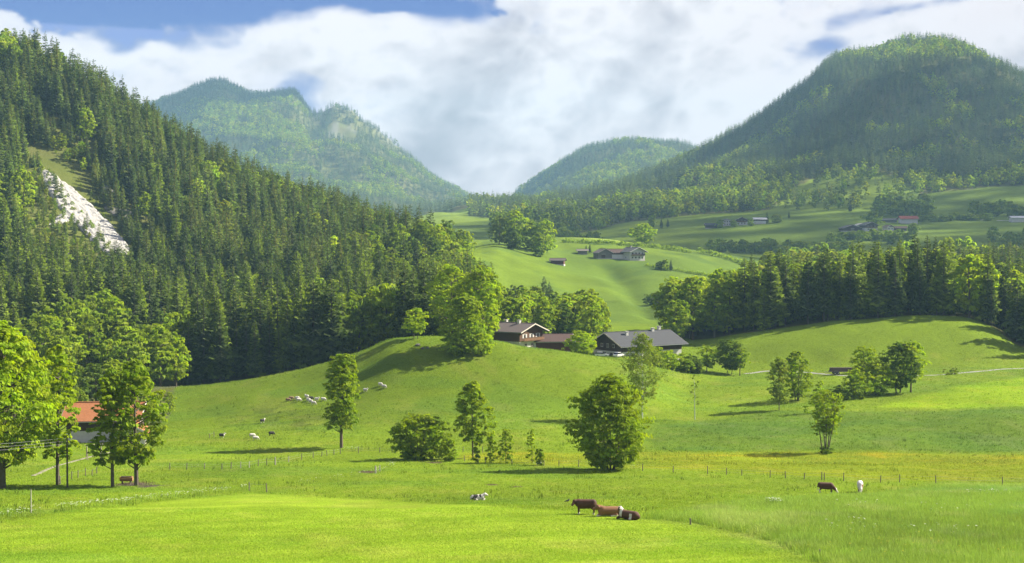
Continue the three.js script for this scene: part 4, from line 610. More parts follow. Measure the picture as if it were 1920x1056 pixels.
// local axes: ridge along z, gable ends at +z and -z, ground at y = 0
function house(o) {
  const { name, label, p, turn, w, d, h1, h2, pitch, over = 0.9, overEnd = 1.1, roof, low = B.white, up = B.wood, gableUp = up, category = 'house' } = o;
  const g = new THREE.Group(); g.name = numbered(name); g.position.copy(p); g.rotation.y = turn; tag(g, label, category, o.group); scene.add(g);
  part(g, 'foundation', boxG(w + 0.3, 5.2, d + 0.3, 0, -2.55, 0), B.stone);
  part(g, 'lower_wall', boxG(w, h1, d, 0, h1 / 2, 0), low);
  const rise = w / 2 * pitch;
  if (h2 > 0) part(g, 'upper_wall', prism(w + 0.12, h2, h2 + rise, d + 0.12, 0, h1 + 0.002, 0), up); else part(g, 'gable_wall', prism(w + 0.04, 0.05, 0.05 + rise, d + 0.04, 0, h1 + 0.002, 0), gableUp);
  const hs = h1 + Math.max(h2, 0.05), sl = Math.hypot(1, pitch), hw = w / 2 + over, len = hw * sl, ang = Math.atan(pitch);
  for (const s of [-1, 1]) {
    const slab = part(g, 'roof_slope', boxG(len, 0.22, d + 2 * overEnd, 0, 0, 0), roof); slab.position.set(s * hw / 2, hs + rise - hw / 2 * pitch + 0.26, 0); slab.rotation.z = -s * ang;
    for (const e of [-1, 1]) part(slab, 'verge_board', boxG(len, 0.32, 0.1, 0, -0.1, e * (d / 2 + overEnd + 0.055)), o.verge || B.frame);
    part(slab, 'gutter', boxG(0.14, 0.14, d + 2 * overEnd, s * (len / 2 + 0.075), -0.06, 0), B.metal);
  }
  part(g, 'ridge_cap', boxG(0.5, 0.16, d + 2 * overEnd + 0.02, 0, hs + rise + 0.38, 0), roof);
  for (const [cx, cz, ch] of o.chimneys || []) { const c = part(g, 'chimney', boxG(0.9, ch + 1.5, 0.9, cx, hs + rise - Math.abs(cx) * pitch + ch / 2 - 0.3, cz), B.white); part(c, 'chimney_cap', boxG(1.15, 0.14, 1.15, cx, hs + rise - Math.abs(cx) * pitch + ch + 0.53, cz), B.stone); }
  for (const wn of o.windows || []) windowAt(g, w, d, ...wn);
  for (const [side, u, ww, hh, m] of o.doors || []) { const q = face(side, w, d), dr = part(g, 'door', boxG(q.t ? 0.14 : ww, hh, q.t ? ww : 0.14, q.t ? q.x + q.s * 0.05 : u, hh / 2, q.t ? u : q.z + q.s * 0.05), m || B.darkWood); part(dr, 'door_frame', boxG(q.t ? 0.1 : ww + 0.3, 0.2, q.t ? ww + 0.3 : 0.1, q.t ? q.x + q.s * 0.06 : u, hh + 0.1, q.t ? u : q.z + q.s * 0.06), B.frame); }
  for (const [side, y, u, len2] of o.balconies || []) {
    const q = face(side, w, d), out = 1.25, bx = q.t ? q.x + q.s * out / 2 : u, bz = q.t ? u : q.z + q.s * out / 2;
    const bal = part(g, 'balcony', boxG(q.t ? out : len2, 0.16, q.t ? len2 : out, bx, y, bz), o.rail || B.balcony);
    part(bal, 'railing', boxG(q.t ? 0.1 : len2, 0.9, q.t ? len2 : 0.1, q.t ? q.x + q.s * out : u, y + 0.55, q.t ? u : q.z + q.s * out), o.rail || B.balcony);
    part(bal, 'handrail', boxG(q.t ? 0.2 : len2 + 0.1, 0.1, q.t ? len2 + 0.1 : 0.2, q.t ? q.x + q.s * out : u, y + 1.05, q.t ? u : q.z + q.s * out), B.darkWood);
  }
  return g;
}
function face(side, w, d) { return { front: { t: 0, z: d / 2 + 0.06, s: 1 }, back: { t: 0, z: -d / 2 - 0.06, s: -1 }, right: { t: 1, x: w / 2 + 0.06, s: 1 }, left: { t: 1, x: -w / 2 - 0.06, s: -1 } }[side]; }
function windowAt(g, w, d, side, u, y, ww = 1.0, hh = 1.25, shutters) {
  const q = face(side, w, d), b = (a, h, t, du, dy, off) => q.t ? boxG(t, h, a, q.x + q.s * off, y + dy, u + du) : boxG(a, h, t, u + du, y + dy, q.z + q.s * off);
  const f = part(g, 'window', b(ww + 0.24, hh + 0.24, 0.08, 0, 0, 0.03), B.frame); part(f, 'pane', b(ww, hh, 0.05, 0, 0, 0.06), B.glass); part(f, 'mullion', b(0.09, hh, 0.03, 0, 0, 0.105), B.frame);
  if (shutters) for (const s of [-1, 1]) part(f, 'shutter', b(ww * 0.55, hh + 0.1, 0.05, s * (ww * 0.8 + 0.12), 0, 0.03), shutters);
}
const row = (side, y, us, ww, hh, sh) => us.map((u) => [side, u, y, ww, hh, sh]);
// the three at the farm behind the knoll
{
  let p = at(957, 404); p.y -= 0.4;
  house({ name: 'chalet', label: 'brown-roofed wooden chalet with balcony behind the grassy knoll', p, turn: 0.92, w: 12.5, d: 17, h1: 2.9, h2: 3.3, pitch: 0.34, roof: B.brownRoof, chimneys: [[1, -2.5, 0.9], [-0.5, 4, 0.8]], over: 1.5, overEnd: 1.7, windows: [...row('front', 4.6, [-3.6, 0.2, 3.6], 1.0, 1.2, B.white), ...row('front', 1.5, [-3, 0.5, 3.5], 1.1, 1.2), ...row('right', 4.4, [-6, -2.5, 1, 4.5], 1, 1.2), ...row('right', 1.5, [-6, -2.5, 1, 4.5], 1, 1.2)], balconies: [['front', 3.1, 0, 11]] });
  p = at(1030, 406);
  house({ name: 'shed', label: 'low dark-red roofed shed between the chalet and the bright tree', p, turn: Math.PI / 2 + 0.12, w: 9, d: 13.5, h1: 3.2, h2: 0, pitch: 0.42, roof: B.rustRoof, low: B.redWood, gableUp: B.redWood, category: 'shed', doors: [['front', -1, 2.6, 2.6, B.darkWood], ['right', 2, 2.8, 2.6, B.darkWood]], windows: [...row('right', 1.8, [-3], 0.9, 0.9)] });
  p = at(1196, 404); p.y -= 0.9;
  house({ name: 'farmhouse', label: 'large grey-roofed farmhouse with dark timber gable behind the birch', p, turn: -0.98, w: 15, d: 25, h1: 2.7, h2: 2.2, pitch: 0.46, roof: B.slate, up: B.darkWood, chimneys: [[2.2, 6.5, 1.0], [-0.4, -9.5, 1.2], [0.4, -6, 0.8]], over: 1.6, overEnd: 1.6, windows: [...row('front', 1.5, [-5, -1.5, 2, 5], 1.2, 1.3), ...row('front', 4.4, [-3, 0, 3], 1.0, 1.0), ...row('left', 1.5, [-10, -7, -4, -1, 2.5, 6], 1.1, 1.2), ...row('left', 4.1, [-10.5, -8], 1, 1.1)], doors: [['left', 9.5, 3, 2.7, B.darkWood]], balconies: [['left', 3.1, -9.5, 6.5]] });
  // skylight box on the farmhouse roof stays with the house
}
// orange-roofed house behind the roadside trees
{
  const p = at(198, 262);
  house({ name: 'farmhouse', label: 'white house with bright orange tiled roof behind the trees', p: p, turn: Math.PI / 2 + 0.1, w: 10.5, d: 14, h1: 2.7, h2: 2.5, pitch: 0.5, roof: B.orangeRoof, low: B.white, up: B.darkWood, over: 1.3, overEnd: 1.2, verge: B.white, chimneys: [[0, 2, 0.8]], windows: [...row('right', 1.5, [-5, -1.8, 1.8, 5], 1.1, 1.2, B.darkWood), ...row('right', 4.0, [-5, 1.8, 5], 1.0, 1.1, B.darkWood), ...row('front', 1.5, [-2.5, 2], 1, 1.2), ...row('front', 4.2, [-2, 2], 1, 1.1)], doors: [['right', -3.4, 1.2, 2.1, B.darkWood]], balconies: [['right', 2.75, -1, 8]] });  // upper wall colour takes in the dark balcony and the shade under the eaves
  const q = at(246, 252);
  house({ name: 'outhouse', label: 'small orange-roofed annexe with white gable beside the orange-roofed house', p: q, turn: 0.25, w: 5.2, d: 6, h1: 2.6, h2: 0, pitch: 0.55, roof: B.orangeRoof, low: B.white, gableUp: B.white, verge: B.white, category: 'shed', doors: [['front', -0.8, 1.1, 2.0, B.darkWood]], windows: [...row('front', 1.6, [1.2], 0.8, 0.9)] });
}
// the white farm on the hill
{
  let p = at(1186, 905);
  house({ name: 'farmhouse', label: 'white two-storey farmhouse with grey roof on the sunlit hill', p, turn: 0.55, rail: B.darkWood, w: 13.5, d: 12, h1: 3.0, h2: 3.0, pitch: 0.42, roof: B.slate, up: B.white, over: 1.8, overEnd: 2.0, verge: B.white, chimneys: [[-0.5, -1, 1.0]], windows: [...row('front', 1.5, [-4.6, -1.6, 1.6, 4.6], 1.3, 1.3), ...row('front', 4.5, [-4.4, -1.4, 1.6, 4.4], 1.3, 1.4), ...row('right', 1.5, [-3.5, 0, 3.5], 1.2, 1.2), ...row('right', 4.5, [-3.5, 0, 3.5], 1.2, 1.2), ...row('left', 1.5, [-3, 1], 1.2, 1.2)], balconies: [['front', 3.05, 0, 12.5]] });
  p = at(1156, 908);
  house({ name: 'stable', label: 'long white-walled stable with brown roof joined to the white farmhouse', p, turn: Math.PI / 2 + 0.06, w: 10, d: 17, h1: 3.0, h2: 1.3, pitch: 0.5, roof: B.rustRoof, up: B.redWood, category: 'stable', windows: row('right', 1.6, [-6, -3.5, -1, 4], 1.0, 0.9), doors: [['right', 1.6, 2.2, 2.3, B.darkWood]] });
  p = at(1130, 905);
  house({ name: 'barn', label: 'weathered grey-brown barn at the left end of the white farm', p, turn: 0.35, w: 11, d: 9, h1: 3.2, h2: 0.8, pitch: 0.5, roof: B.brownRoof, low: B.greyWood, up: B.greyWood, category: 'barn', doors: [['front', -1.5, 3, 2.8, B.darkWood]] });
  p = at(1046, 845);
  house({ name: 'field_barn', label: 'small red-brown wooden hut below the tree clump', p, turn: Math.PI / 2 - 0.2, w: 6, d: 9, h1: 2.6, h2: 0, pitch: 0.42, roof: B.brownRoof, low: B.redWood, gableUp: B.redWood, verge: B.darkWood, category: 'hut', doors: [['right', 0.6, 2, 2, B.darkWood]] });
  p = at(1092, 925);
  house({ name: 'field_barn', label: 'tiny grey hut beside the tiny spruces left of the white farm', p, turn: Math.PI / 2, w: 5, d: 7, h1: 2.2, h2: 0, pitch: 0.4, roof: B.greyWood, low: B.greyWood, gableUp: B.greyWood, verge: B.greyWood, category: 'hut', doors: [['right', 0, 1.5, 1.8, B.darkWood]] });
  p = at(1237, 694);
  house({ name: 'field_barn', label: 'little grey hay hut alone on the hillside below the white farm', p, turn: 0.5, w: 4, d: 4.4, h1: 2.6, h2: 0, pitch: 0.5, roof: B.greyWood, low: B.greyWood, gableUp: B.greyWood, verge: B.greyWood, category: 'hut', doors: [['front', 0, 1.2, 1.8, B.darkWood]] });
  p = at(1537, 905); p.y += 0;
  house({ name: 'barn', label: 'long pale-roofed barn half hidden among trees right of the farm hill', p: at(1537, 1010).add(V(0, 1, 0)), turn: Math.PI / 2, w: 9, d: 15, h1: 4.2, h2: 0, pitch: 0.28, roof: B.paleRoof, low: B.darkWood, gableUp: B.darkWood, category: 'barn', doors: [['right', 2, 3, 3, B.greyWood]] });
}
// far valley
const farHouse = (name, px, D, label, o) => house({ name, label, p: at(px, D), pitch: 0.42, over: 1.4, overEnd: 1.5, ...o });
const fw = (w) => [...row('front', 1.6, [-w * 0.3, 0, w * 0.3], 1.3, 1.4), ...row('front', 4.6, [-w * 0.3, 0, w * 0.3], 1.3, 1.4)];
farHouse('barn', 1333, 1490, 'dark barn at the left end of the far row of houses', { turn: Math.PI / 2, w: 9, d: 13, h1: 3.5, h2: 0, roof: B.slate, low: B.darkWood, gableUp: B.darkWood, category: 'barn', doors: [['right', 0, 3, 3, B.greyWood]] });
farHouse('village_house', 1361, 1505, 'left small white gabled house in the far row', { turn: 0.1, w: 11, d: 12, h1: 3, h2: 2.6, roof: B.slate, up: B.white, windows: fw(10) });
farHouse('village_house', 1390, 1500, 'white gabled house with dark timber upper storey in the far row', { turn: -0.12, w: 14, d: 14, h1: 3.2, h2: 2.6, roof: B.slate, up: B.darkWood, windows: fw(12), balconies: [['front', 3.3, 0, 12]] });
farHouse('village_house', 1424, 1500, 'pale house beside the slim conifer at the right end of the far row', { turn: Math.PI / 2, w: 9, d: 14, h1: 3.4, h2: 2, roof: B.paleRoof, up: B.darkWood, windows: row('right', 1.7, [-5, -2, 2, 5], 1.3, 1.3) });
farHouse('village_house', 1702, 1475, 'white far house with bright red roof and red door', { turn: Math.PI / 2 + 0.05, w: 10, d: 20, h1: 5.2, h2: 0.4, pitch: 0.6, roof: B.redRoof, up: B.white, verge: B.redRoof, windows: [...row('right', 3.6, [-7.5, -5, -2.5, 5, 7.5], 1.5, 1.5), ...row('right', 1.4, [-7, -4, 6.5], 1.3, 1.2)], doors: [['right', 2, 2.2, 4.6, B.redWood]] });
farHouse('shed', 1664, 1485, 'low dark sheds left of the red-roofed house', { turn: Math.PI / 2, w: 7, d: 20, h1: 3, h2: 0, roof: B.slate, low: B.greyWood, gableUp: B.darkWood, category: 'shed', doors: [['right', 3, 3, 2.4, B.darkWood]] });
farHouse('barn', 1594, 1372, 'wide dark barn left of the far timber chalet', { turn: 0.15, w: 22, d: 12, h1: 3, h2: 0, pitch: 0.32, roof: B.slate, low: B.darkWood, gableUp: B.darkWood, category: 'barn', doors: [['front', 0, 4, 2.8, B.greyWood]] });
farHouse('chalet', 1628, 1370, 'far white chalet with dark timber gable and balcony', { turn: 0.2, w: 15, d: 14, h1: 3.2, h2: 3.2, roof: B.slate, up: B.darkWood, windows: fw(13), balconies: [['front', 3.3, 0, 13]] });
farHouse('village_house', 1665, 1372, 'small white house left of the long low shed', { turn: 0.3, w: 8, d: 9, h1: 4.2, h2: 0, roof: B.darkWood, low: B.white, gableUp: B.darkWood, windows: row('front', 2, [-2, 2], 1.3, 1.4) });
farHouse('shed', 1686, 1376, 'long low brown-roofed shed in the far valley', { turn: Math.PI / 2, w: 8, d: 14, h1: 3, h2: 0, roof: B.rustRoof, low: B.darkWood, gableUp: B.darkWood, category: 'shed', doors: [['right', 0, 3, 2.4, B.greyWood]] });
farHouse('village_house', 1908, 1480, 'white building cut by the right picture edge', { turn: Math.PI / 2, w: 9, d: 18, h1: 4, h2: 1, roof: B.paleRoof, up: B.white, windows: row('right', 1.8, [-6, -3, 0, 3, 6], 1.5, 1.4) });

// ---------------------------------------------------------------- animals: one skin drawn round a skeleton of tapered bones
function skin(bones, { c, half, res, k = 0.07, colour }) {
  const mc = new MarchingCubes(res, new THREE.MeshBasicMaterial(), false, false, 120000), hs = res / 2, f = mc.field;
  const B2 = bones.map(([a, b, ra, rb]) => { const dx = b[0] - a[0], dy = b[1] - a[1], dz = b[2] - a[2]; return [a[0], a[1], a[2], dx, dy, dz, dx * dx + dy * dy + dz * dz || 1e-9, ra, rb]; });
  for (let z = 0; z < res; z++) for (let y = 0; y < res; y++) for (let x = 0; x < res; x++) {
    const px = c[0] + half * (x - hs) / hs, py = c[1] + half * (y - hs) / hs, pz = c[2] + half * (z - hs) / hs; let s = 0;
    for (const q of B2) { const t = clamp(((px - q[0]) * q[3] + (py - q[1]) * q[4] + (pz - q[2]) * q[5]) / q[6]), ex = px - q[0] - t * q[3], ey = py - q[1] - t * q[4], ez = pz - q[2] - t * q[5], d = Math.sqrt(ex * ex + ey * ey + ez * ez) - (q[7] + (q[8] - q[7]) * t); if (d < 0.5) s += Math.exp(-d / k * 3); }
    f[z * res * res + y * res + x] = s > 0 ? Math.log(s) * k / 3 : -0.5;
  }
  mc.isolation = 0; mc.update();
  const n = mc.count, p = new Float32Array(n * 3); for (let i = 0; i < n; i++) for (let j = 0; j < 3; j++) p[i * 3 + j] = c[j] + half * mc.positionArray[i * 3 + j];
  let g = new THREE.BufferGeometry(); g.setAttribute('position', new THREE.BufferAttribute(p, 3)); g = mergeVertices(g, 1e-4); g.computeVertexNormals();
  const P = g.attributes.position, cl = []; for (let i = 0; i < P.count; i++) cl.push(...colour(P.getX(i), P.getY(i), P.getZ(i))); g.setAttribute('color', new THREE.Float32BufferAttribute(cl, 3)); return g;
}
const legs = (y, back, fw) => [...[-0.2, 0.2].flatMap((z) => [[[0.5, y, z * 0.9], [0.5 + fw, 0.4, z], 0.15, 0.075], [[0.5 + fw, 0.4, z], [0.5 + fw * 0.6, 0.05, z], 0.07, 0.055], [[0.5 + fw * 0.6, 0.05, z], [0.56 + fw * 0.6, 0.04, z], 0.065, 0.05], [[-0.78, y + 0.12, z * 0.9], [-0.66 + back * z * 3, 0.68, z * 1.1], 0.21, 0.13], [[-0.66 + back * z * 3, 0.68, z * 1.1], [-0.88 + back * z * 3, 0.42, z], 0.12, 0.07], [[-0.88 + back * z * 3, 0.42, z], [-0.84 + back * z * 3, 0.05, z], 0.062, 0.055], [[-0.84 + back * z * 3, 0.05, z], [-0.78 + back * z * 3, 0.04, z], 0.065, 0.05]])];
const trunkB = (y) => [[[-0.75, y + 0.02, 0], [0.5, y, 0], 0.37, 0.36], [[-0.4, y - 0.12, 0], [0.28, y - 0.15, 0], 0.36, 0.37], [[-0.85, y + 0.16, -0.1], [-0.85, y + 0.16, 0.1], 0.2, 0.2], [[0.45, y + 0.1, 0], [0.6, y - 0.08, 0], 0.27, 0.25]];
const headB = (n0, n1, h1) => [[n0, n1, 0.31, 0.19], [n1, h1, 0.17, 0.105], [[n1[0], n1[1] + 0.05, 0], [n1[0] - 0.06, n1[1] + 0.03, 0.24], 0.06, 0.04], [[n1[0], n1[1] + 0.05, 0], [n1[0] - 0.06, n1[1] + 0.03, -0.24], 0.06, 0.04]];
const tailB = (y) => [[[-1.02, y + 0.2, 0], [-1.12, y - 0.15, 0.03], 0.05, 0.03], [[-1.12, y - 0.15, 0.03], [-1.1, 0.42, 0.05], 0.03, 0.045]];
const lying = [[[-0.7, 0.42, 0], [0.48, 0.46, 0], 0.39, 0.38], [[-0.5, 0.32, 0.12], [0.2, 0.32, 0.1], 0.32, 0.32], [[-0.8, 0.44, 0], [-0.95, 0.36, 0], 0.3, 0.24], [[0.45, 0.3, 0.22], [0.8, 0.1, 0.24], 0.14, 0.08], [[0.8, 0.1, 0.24], [0.5, 0.07, 0.3], 0.07, 0.06], [[0.5, 0.3, -0.22], [0.95, 0.1, -0.2], 0.14, 0.08], [[-0.6, 0.25, 0.4], [-0.2, 0.14, 0.5], 0.2, 0.1], [[-0.2, 0.14, 0.5], [-0.6, 0.07, 0.56], 0.08, 0.06], [[-0.55, 0.2, -0.3], [-0.2, 0.12, -0.4], 0.18, 0.1]];
const BROWN = [0.075, 0.030, 0.014], TAN = [0.19, 0.088, 0.036], WHITE = [0.55, 0.51, 0.46], BLACK = [0.02, 0.018, 0.016], PINK = [0.42, 0.25, 0.19];
const coat = (base, patch, cut, f, seed, face) => (x, y, z) => (face && x > face) || (y < 0.18) ? WHITE : fbm(x * f + seed, (y + z * 0.8) * f + seed * 2, 2) > cut ? patch : base;
const fur = new THREE.MeshStandardMaterial({ vertexColors: true, roughness: 0.85 });
const COWBOX = { c: [0.15, 0.72, 0], half: 1.5, res: 84 };
function cow(geo, px, row, heading, label, extra = {}) {
  const p = ground(px, row), g = new THREE.Group(); g.name = numbered('cow'); tag(g, label, 'cow', extra.group); const b = new THREE.Mesh(geo, fur); b.name = 'body'; g.add(b);
  for (const s of [-1, 1]) { if (!extra.horns) break; const h = new THREE.Mesh(new THREE.ConeGeometry(0.035, 0.2, 6), std(0.5, 0.45, 0.35)); h.name = 'horn'; h.position.set(extra.horns[0], extra.horns[1], s * 0.13); h.rotation.x = s * 0.6; g.add(h); }
  g.position.copy(p); g.position.y -= 0.03; g.rotation.y = heading; g.scale.setScalar(extra.s || 1); scene.add(shade(g)); return g;
}
const standing = skin([...trunkB(1.02), ...legs(0.85, 0.05, 0.03), ...headB([0.55, 1.08, 0], [0.9, 1.18, -0.14], [1.08, 0.92, -0.42]), ...tailB(1.02)], { ...COWBOX, colour: coat(BROWN, [0.055, 0.023, 0.012], 0.6, 1.3, 4, 0) });
cow(standing, 1096, 964, Math.PI - 0.15, 'dark brown cow standing with white feet, left of the lying pair');
cow(skin([...lying, ...headB([0.5, 0.58, 0], [0.86, 0.78, 0.05], [1.2, 0.6, 0.12])], { ...COWBOX, c: [0.15, 0.5, 0], colour: coat(TAN, BROWN, 0.62, 1.1, 9, 0) }), 1141, 968, Math.PI + 0.1, 'light brown cow lying down, head to the left', { s: 1.12 });
cow(skin([...lying, ...headB([0.5, 0.6, 0], [0.74, 0.94, 0.04], [0.98, 0.74, 0.28])], { ...COWBOX, c: [0.15, 0.5, 0], colour: (x, y, z) => x > 0.42 && x < 0.66 && y > 0.3 ? WHITE : Math.abs(x + 0.42) < 0.13 && y < 0.62 ? WHITE : x > 0.72 && y > 0.86 && Math.abs(z) < 0.1 ? WHITE : BROWN }), 1177, 974, Math.PI - 0.5, 'brown and white cow lying with raised head, right of the lying pair', { horns: [0.72, 1.1] });
const grazing = skin([...trunkB(1.02), ...legs(0.85, -0.06, 0.1), ...headB([0.58, 0.98, 0], [1.06, 0.58, 0.04], [1.34, 0.2, 0.06]), ...tailB(1.02)], { ...COWBOX, colour: coat(BROWN, WHITE, 0.56, 1.7, 13, 1.12) });
cow(grazing, 1550, 925, -0.12, 'brown cow with white patches grazing head down by the fence');
cow(skin([...trunkB(1.02), ...legs(0.85, 0.04, 0.05), ...headB([0.58, 0.98, 0], [1.04, 0.6, 0], [1.3, 0.22, 0])], { ...COWBOX, colour: coat(WHITE, TAN, 0.60, 1.5, 21, 0.98) }), 1613, 923, -Math.PI / 2 - 0.25, 'pale tan and white cow grazing head-on towards the viewer');
cow(skin([...lying, ...headB([0.6, 0.6, 0], [0.94, 0.86, 0.02], [1.26, 0.74, 0.06])], { ...COWBOX, c: [0.15, 0.5, 0], colour: coat(WHITE, BLACK, 0.56, 1.6, 31, 0.9) }), 897, 938, 0.1, 'white cow with black patches lying alone in the grass', { s: 0.82 });
// sheep
const sheepBones = (graze) => [[[-0.32, 0.6, 0], [0.3, 0.58, 0], 0.26, 0.25], [[-0.1, 0.54, 0], [0.15, 0.54, 0], 0.27, 0.27], [[0.34, 0.66, 0], graze ? [0.58, 0.4, 0] : [0.52, 0.86, 0], 0.15, 0.11], graze ? [[0.58, 0.4, 0], [0.72, 0.14, 0], 0.1, 0.06] : [[0.52, 0.88, 0], [0.72, 0.8, 0], 0.1, 0.06], ...[-0.13, 0.13].flatMap((z) => [[[0.28, 0.42, z], [0.28, 0.03, z], 0.07, 0.04], [[-0.34, 0.44, z], [-0.38, 0.03, z], 0.09, 0.04]])];
const SB = { c: [0.1, 0.5, 0], half: 0.85, res: 52, k: 0.05 };
const sheepGeo = { white: skin(sheepBones(true), { ...SB, colour: (x, y) => y < 0.24 || x > 0.6 ? [0.38, 0.35, 0.3] : [0.52, 0.49, 0.43] }), up: skin(sheepBones(false), { ...SB, colour: (x, y) => y < 0.24 ? [0.38, 0.35, 0.3] : [0.54, 0.51, 0.45] }), black: skin(sheepBones(true), { ...SB, colour: () => [0.022, 0.019, 0.016] }), pied: skin(sheepBones(false), { ...SB, colour: (x, y) => x > 0.34 ? WHITE : y < 0.25 ? WHITE : BLACK }), tan: skin(sheepBones(true), { ...SB, colour: (x, y) => y < 0.24 ? [0.3, 0.22, 0.13] : [0.2, 0.13, 0.07] }) };
const sheepList = [[540, 753, 'tan', 0.2, 'left of the two brownish sheep in the flock'], [546, 750, 'tan', 0.1, 'right of the two brownish sheep in the flock'], [557, 750, 'white', 2.8, 'white sheep just right of the brownish pair'], [560, 753, 'white', 0.4, 'white sheep touching the one right of the brownish pair'], [575, 747, 'up', 2.5, 'topmost white sheep of the tight cluster'], [583, 750, 'black', 0.3, 'black sheep inside the tight cluster'], [578, 753, 'white', -0.5, 'second white sheep down the tight cluster'], [582, 756, 'white', -0.4, 'third white sheep down the tight cluster'], [588, 759, 'white', -0.3, 'lowest white sheep of the tight cluster'], [594, 752, 'up', -0.4, 'white sheep between the tight cluster and the tall tree'], [606, 752, 'white', 0, 'sheep nearest the left side of the tall tree'], [473, 821, 'white', 0.3, 'upper white sheep of the pair low on the slope'], [479, 826, 'white', 0.2, 'lower white sheep of the pair low on the slope'], [509, 817, 'black', 0.5, 'solitary black sheep low on the slope'], [492, 793, 'pied', 0.8, 'black sheep with white head on the steep bank'], [416, 821, 'pied', 0.1, 'black and white sheep near two fence posts'], [685, 735, 'up', -0.4, 'single white sheep right of the tall tree'], [713, 724, 'white', -0.5, 'upper sheep of the pair high on the knoll'], [720, 728, 'white', -0.4, 'lower sheep of the pair high on the knoll']];
for (const [px, row, kind, turn, label] of sheepList) { const p = ground(px, row), o = new THREE.Mesh(sheepGeo[kind], fur); o.name = numbered('sheep'); o.position.copy(p); o.position.y -= 0.02; o.rotation.y = turn; o.scale.setScalar(1.1); tag(o, label, 'sheep', 'sheep on the slope'); scene.add(shade(o)); }
// bird
{ const g = new THREE.Group(), p = ground(1064, 943); g.name = 'crow'; tag(g, 'small black bird in the grass left of the standing cow', 'bird');
  const b = new THREE.Mesh(skin([[[-0.12, 0.16, 0], [0.08, 0.2, 0], 0.06, 0.075], [[0.08, 0.22, 0], [0.15, 0.29, 0], 0.05, 0.045], [[0.15, 0.29, 0], [0.25, 0.28, 0], 0.03, 0.008], [[-0.12, 0.17, 0], [-0.32, 0.12, 0], 0.045, 0.02], [[0.02, 0.14, 0.03], [0.02, 0.01, 0.03], 0.02, 0.012], [[0.02, 0.14, -0.03], [0.02, 0.01, -0.03], 0.02, 0.012]], { c: [-0.02, 0.17, 0], half: 0.42, res: 48, k: 0.02, colour: () => [0.015, 0.015, 0.018] }), fur); b.name = 'body'; g.add(b); g.position.copy(p); g.rotation.y = 0.5; g.scale.setScalar(1.3); scene.add(shade(g)); }

// ---------------------------------------------------------------- fences, pole, swing, trough, trailers, cars
const postMat = mat([0.19, 0.165, 0.135], woodMap), palePost = mat([0.42, 0.40, 0.36], woodMap), wireMat = std(0.3, 0.3, 0.3, { metalness: 0.6, roughness: 0.5 });
const postG = new THREE.CylinderGeometry(0.055, 0.07, 1.5, 7).translate(0, 0.5, 0), thickG = new THREE.CylinderGeometry(0.1, 0.12, 1.7, 8).translate(0, 0.6, 0);
function fence(label, list, m = postMat, wires = 2, size = 1) {
  const P = list.map((q) => ground(q[0], q[1])), g = new THREE.Group(); g.name = numbered('wire_fence'); g.position.copy(P[0]); tag(g, label, 'fence'); const r = rng(Math.round(list[0][0] * 7));
  const tops = P.map((p, i) => { const o = new THREE.Mesh(list[i][2] ? thickG : postG, list[i][3] ? palePost : m); o.name = 'post'; o.position.copy(p).sub(P[0]); const s = (0.74 + 0.26 * r()) * size; o.scale.set(1.1, s, 1.1); o.rotation.set((r() - 0.5) * 0.14, r() * 3, (r() - 0.5) * 0.2); g.add(o); return o.position.clone().add(V(0, 1.05 * s, 0)); });
  for (let w = 0; w < wires; w++) for (let i = 0; i < tops.length - 1; i++) { const a = tops[i].clone().add(V(0, -w * 0.4, 0)), b = tops[i + 1].clone().add(V(0, -w * 0.4, 0)), mid = a.clone().lerp(b, 0.5); mid.y -= 0.06; const o = new THREE.Mesh(new THREE.TubeGeometry(new THREE.QuadraticBezierCurve3(a, mid, b), 6, 0.008, 4), wireMat); o.name = 'wire'; g.add(o); }
  scene.add(shade(g));
}
fence('wire fence on dark posts along the front of the yellow-flowered field', [[1048, 874], [1085, 876], [1130, 880], [1205, 883], [1262, 886], [1327, 889], [1362, 891], [1391, 892], [1444, 896], [1473, 897], [1508, 899], [1541, 900], [1546, 900], [1582, 902], [1651, 905], [1687, 905], [1755, 907], [1880, 909], [1960, 910]]);
fence('wire fence of pale posts running below the tall narrow tree', [[318, 881], [350, 881], [383, 880], [416, 880], [433, 879], [451, 878, 0, 1], [467, 877, 0, 1], [484, 874], [500, 873], [516, 872, 1, 1], [541, 867, 0, 1], [565, 863], [587, 859], [603, 856], [613, 855], [626, 853], [638, 851], [672, 850], [712, 849], [735, 849]]);
fence('short line of dark posts behind the dome-shaped bush', [[820, 848], [825, 847], [868, 848], [905, 849]]);
fence('line of low posts under the row of saplings', [[811, 862], [871, 865], [897, 868], [910, 869], [960, 871], [1020, 874]]);
fence('pair of posts high on the slope near the black and white sheep', [[393, 822], [401, 820]], postMat, 1);
fence('row of low leaning stakes beside the footpath left of the trough', [[113, 908], [134, 899], [146, 896], [160, 893], [172, 892], [181, 888]], postMat, 1);
fence('two leaning posts in the corner left of the tiny sapling field', [[704, 888, 1], [712, 884]], palePost, 1);
fence('two thin stakes at the edge of the mown field', [[467, 921], [500, 923]], postMat, 1);
fence('thin stakes in the tall grass at the bottom right', [[1295, 984], [1538, 1046]], postMat, 0, 0.6);
{ const g = new THREE.Group(), p = ground(58, 963); g.name = 'marker_post'; g.position.copy(p); tag(g, 'single tall thin post at the left end of the mown field edge', 'post'); const o = new THREE.Mesh(new THREE.CylinderGeometry(0.05, 0.065, 2.7, 8).translate(0, 0.95, 0), palePost); o.name = 'shaft'; g.add(o); const c = new THREE.Mesh(new THREE.CylinderGeometry(0.07, 0.07, 0.06, 8).translate(0, 2.3, 0), postMat); c.name = 'cap'; g.add(c); scene.add(shade(g)); }
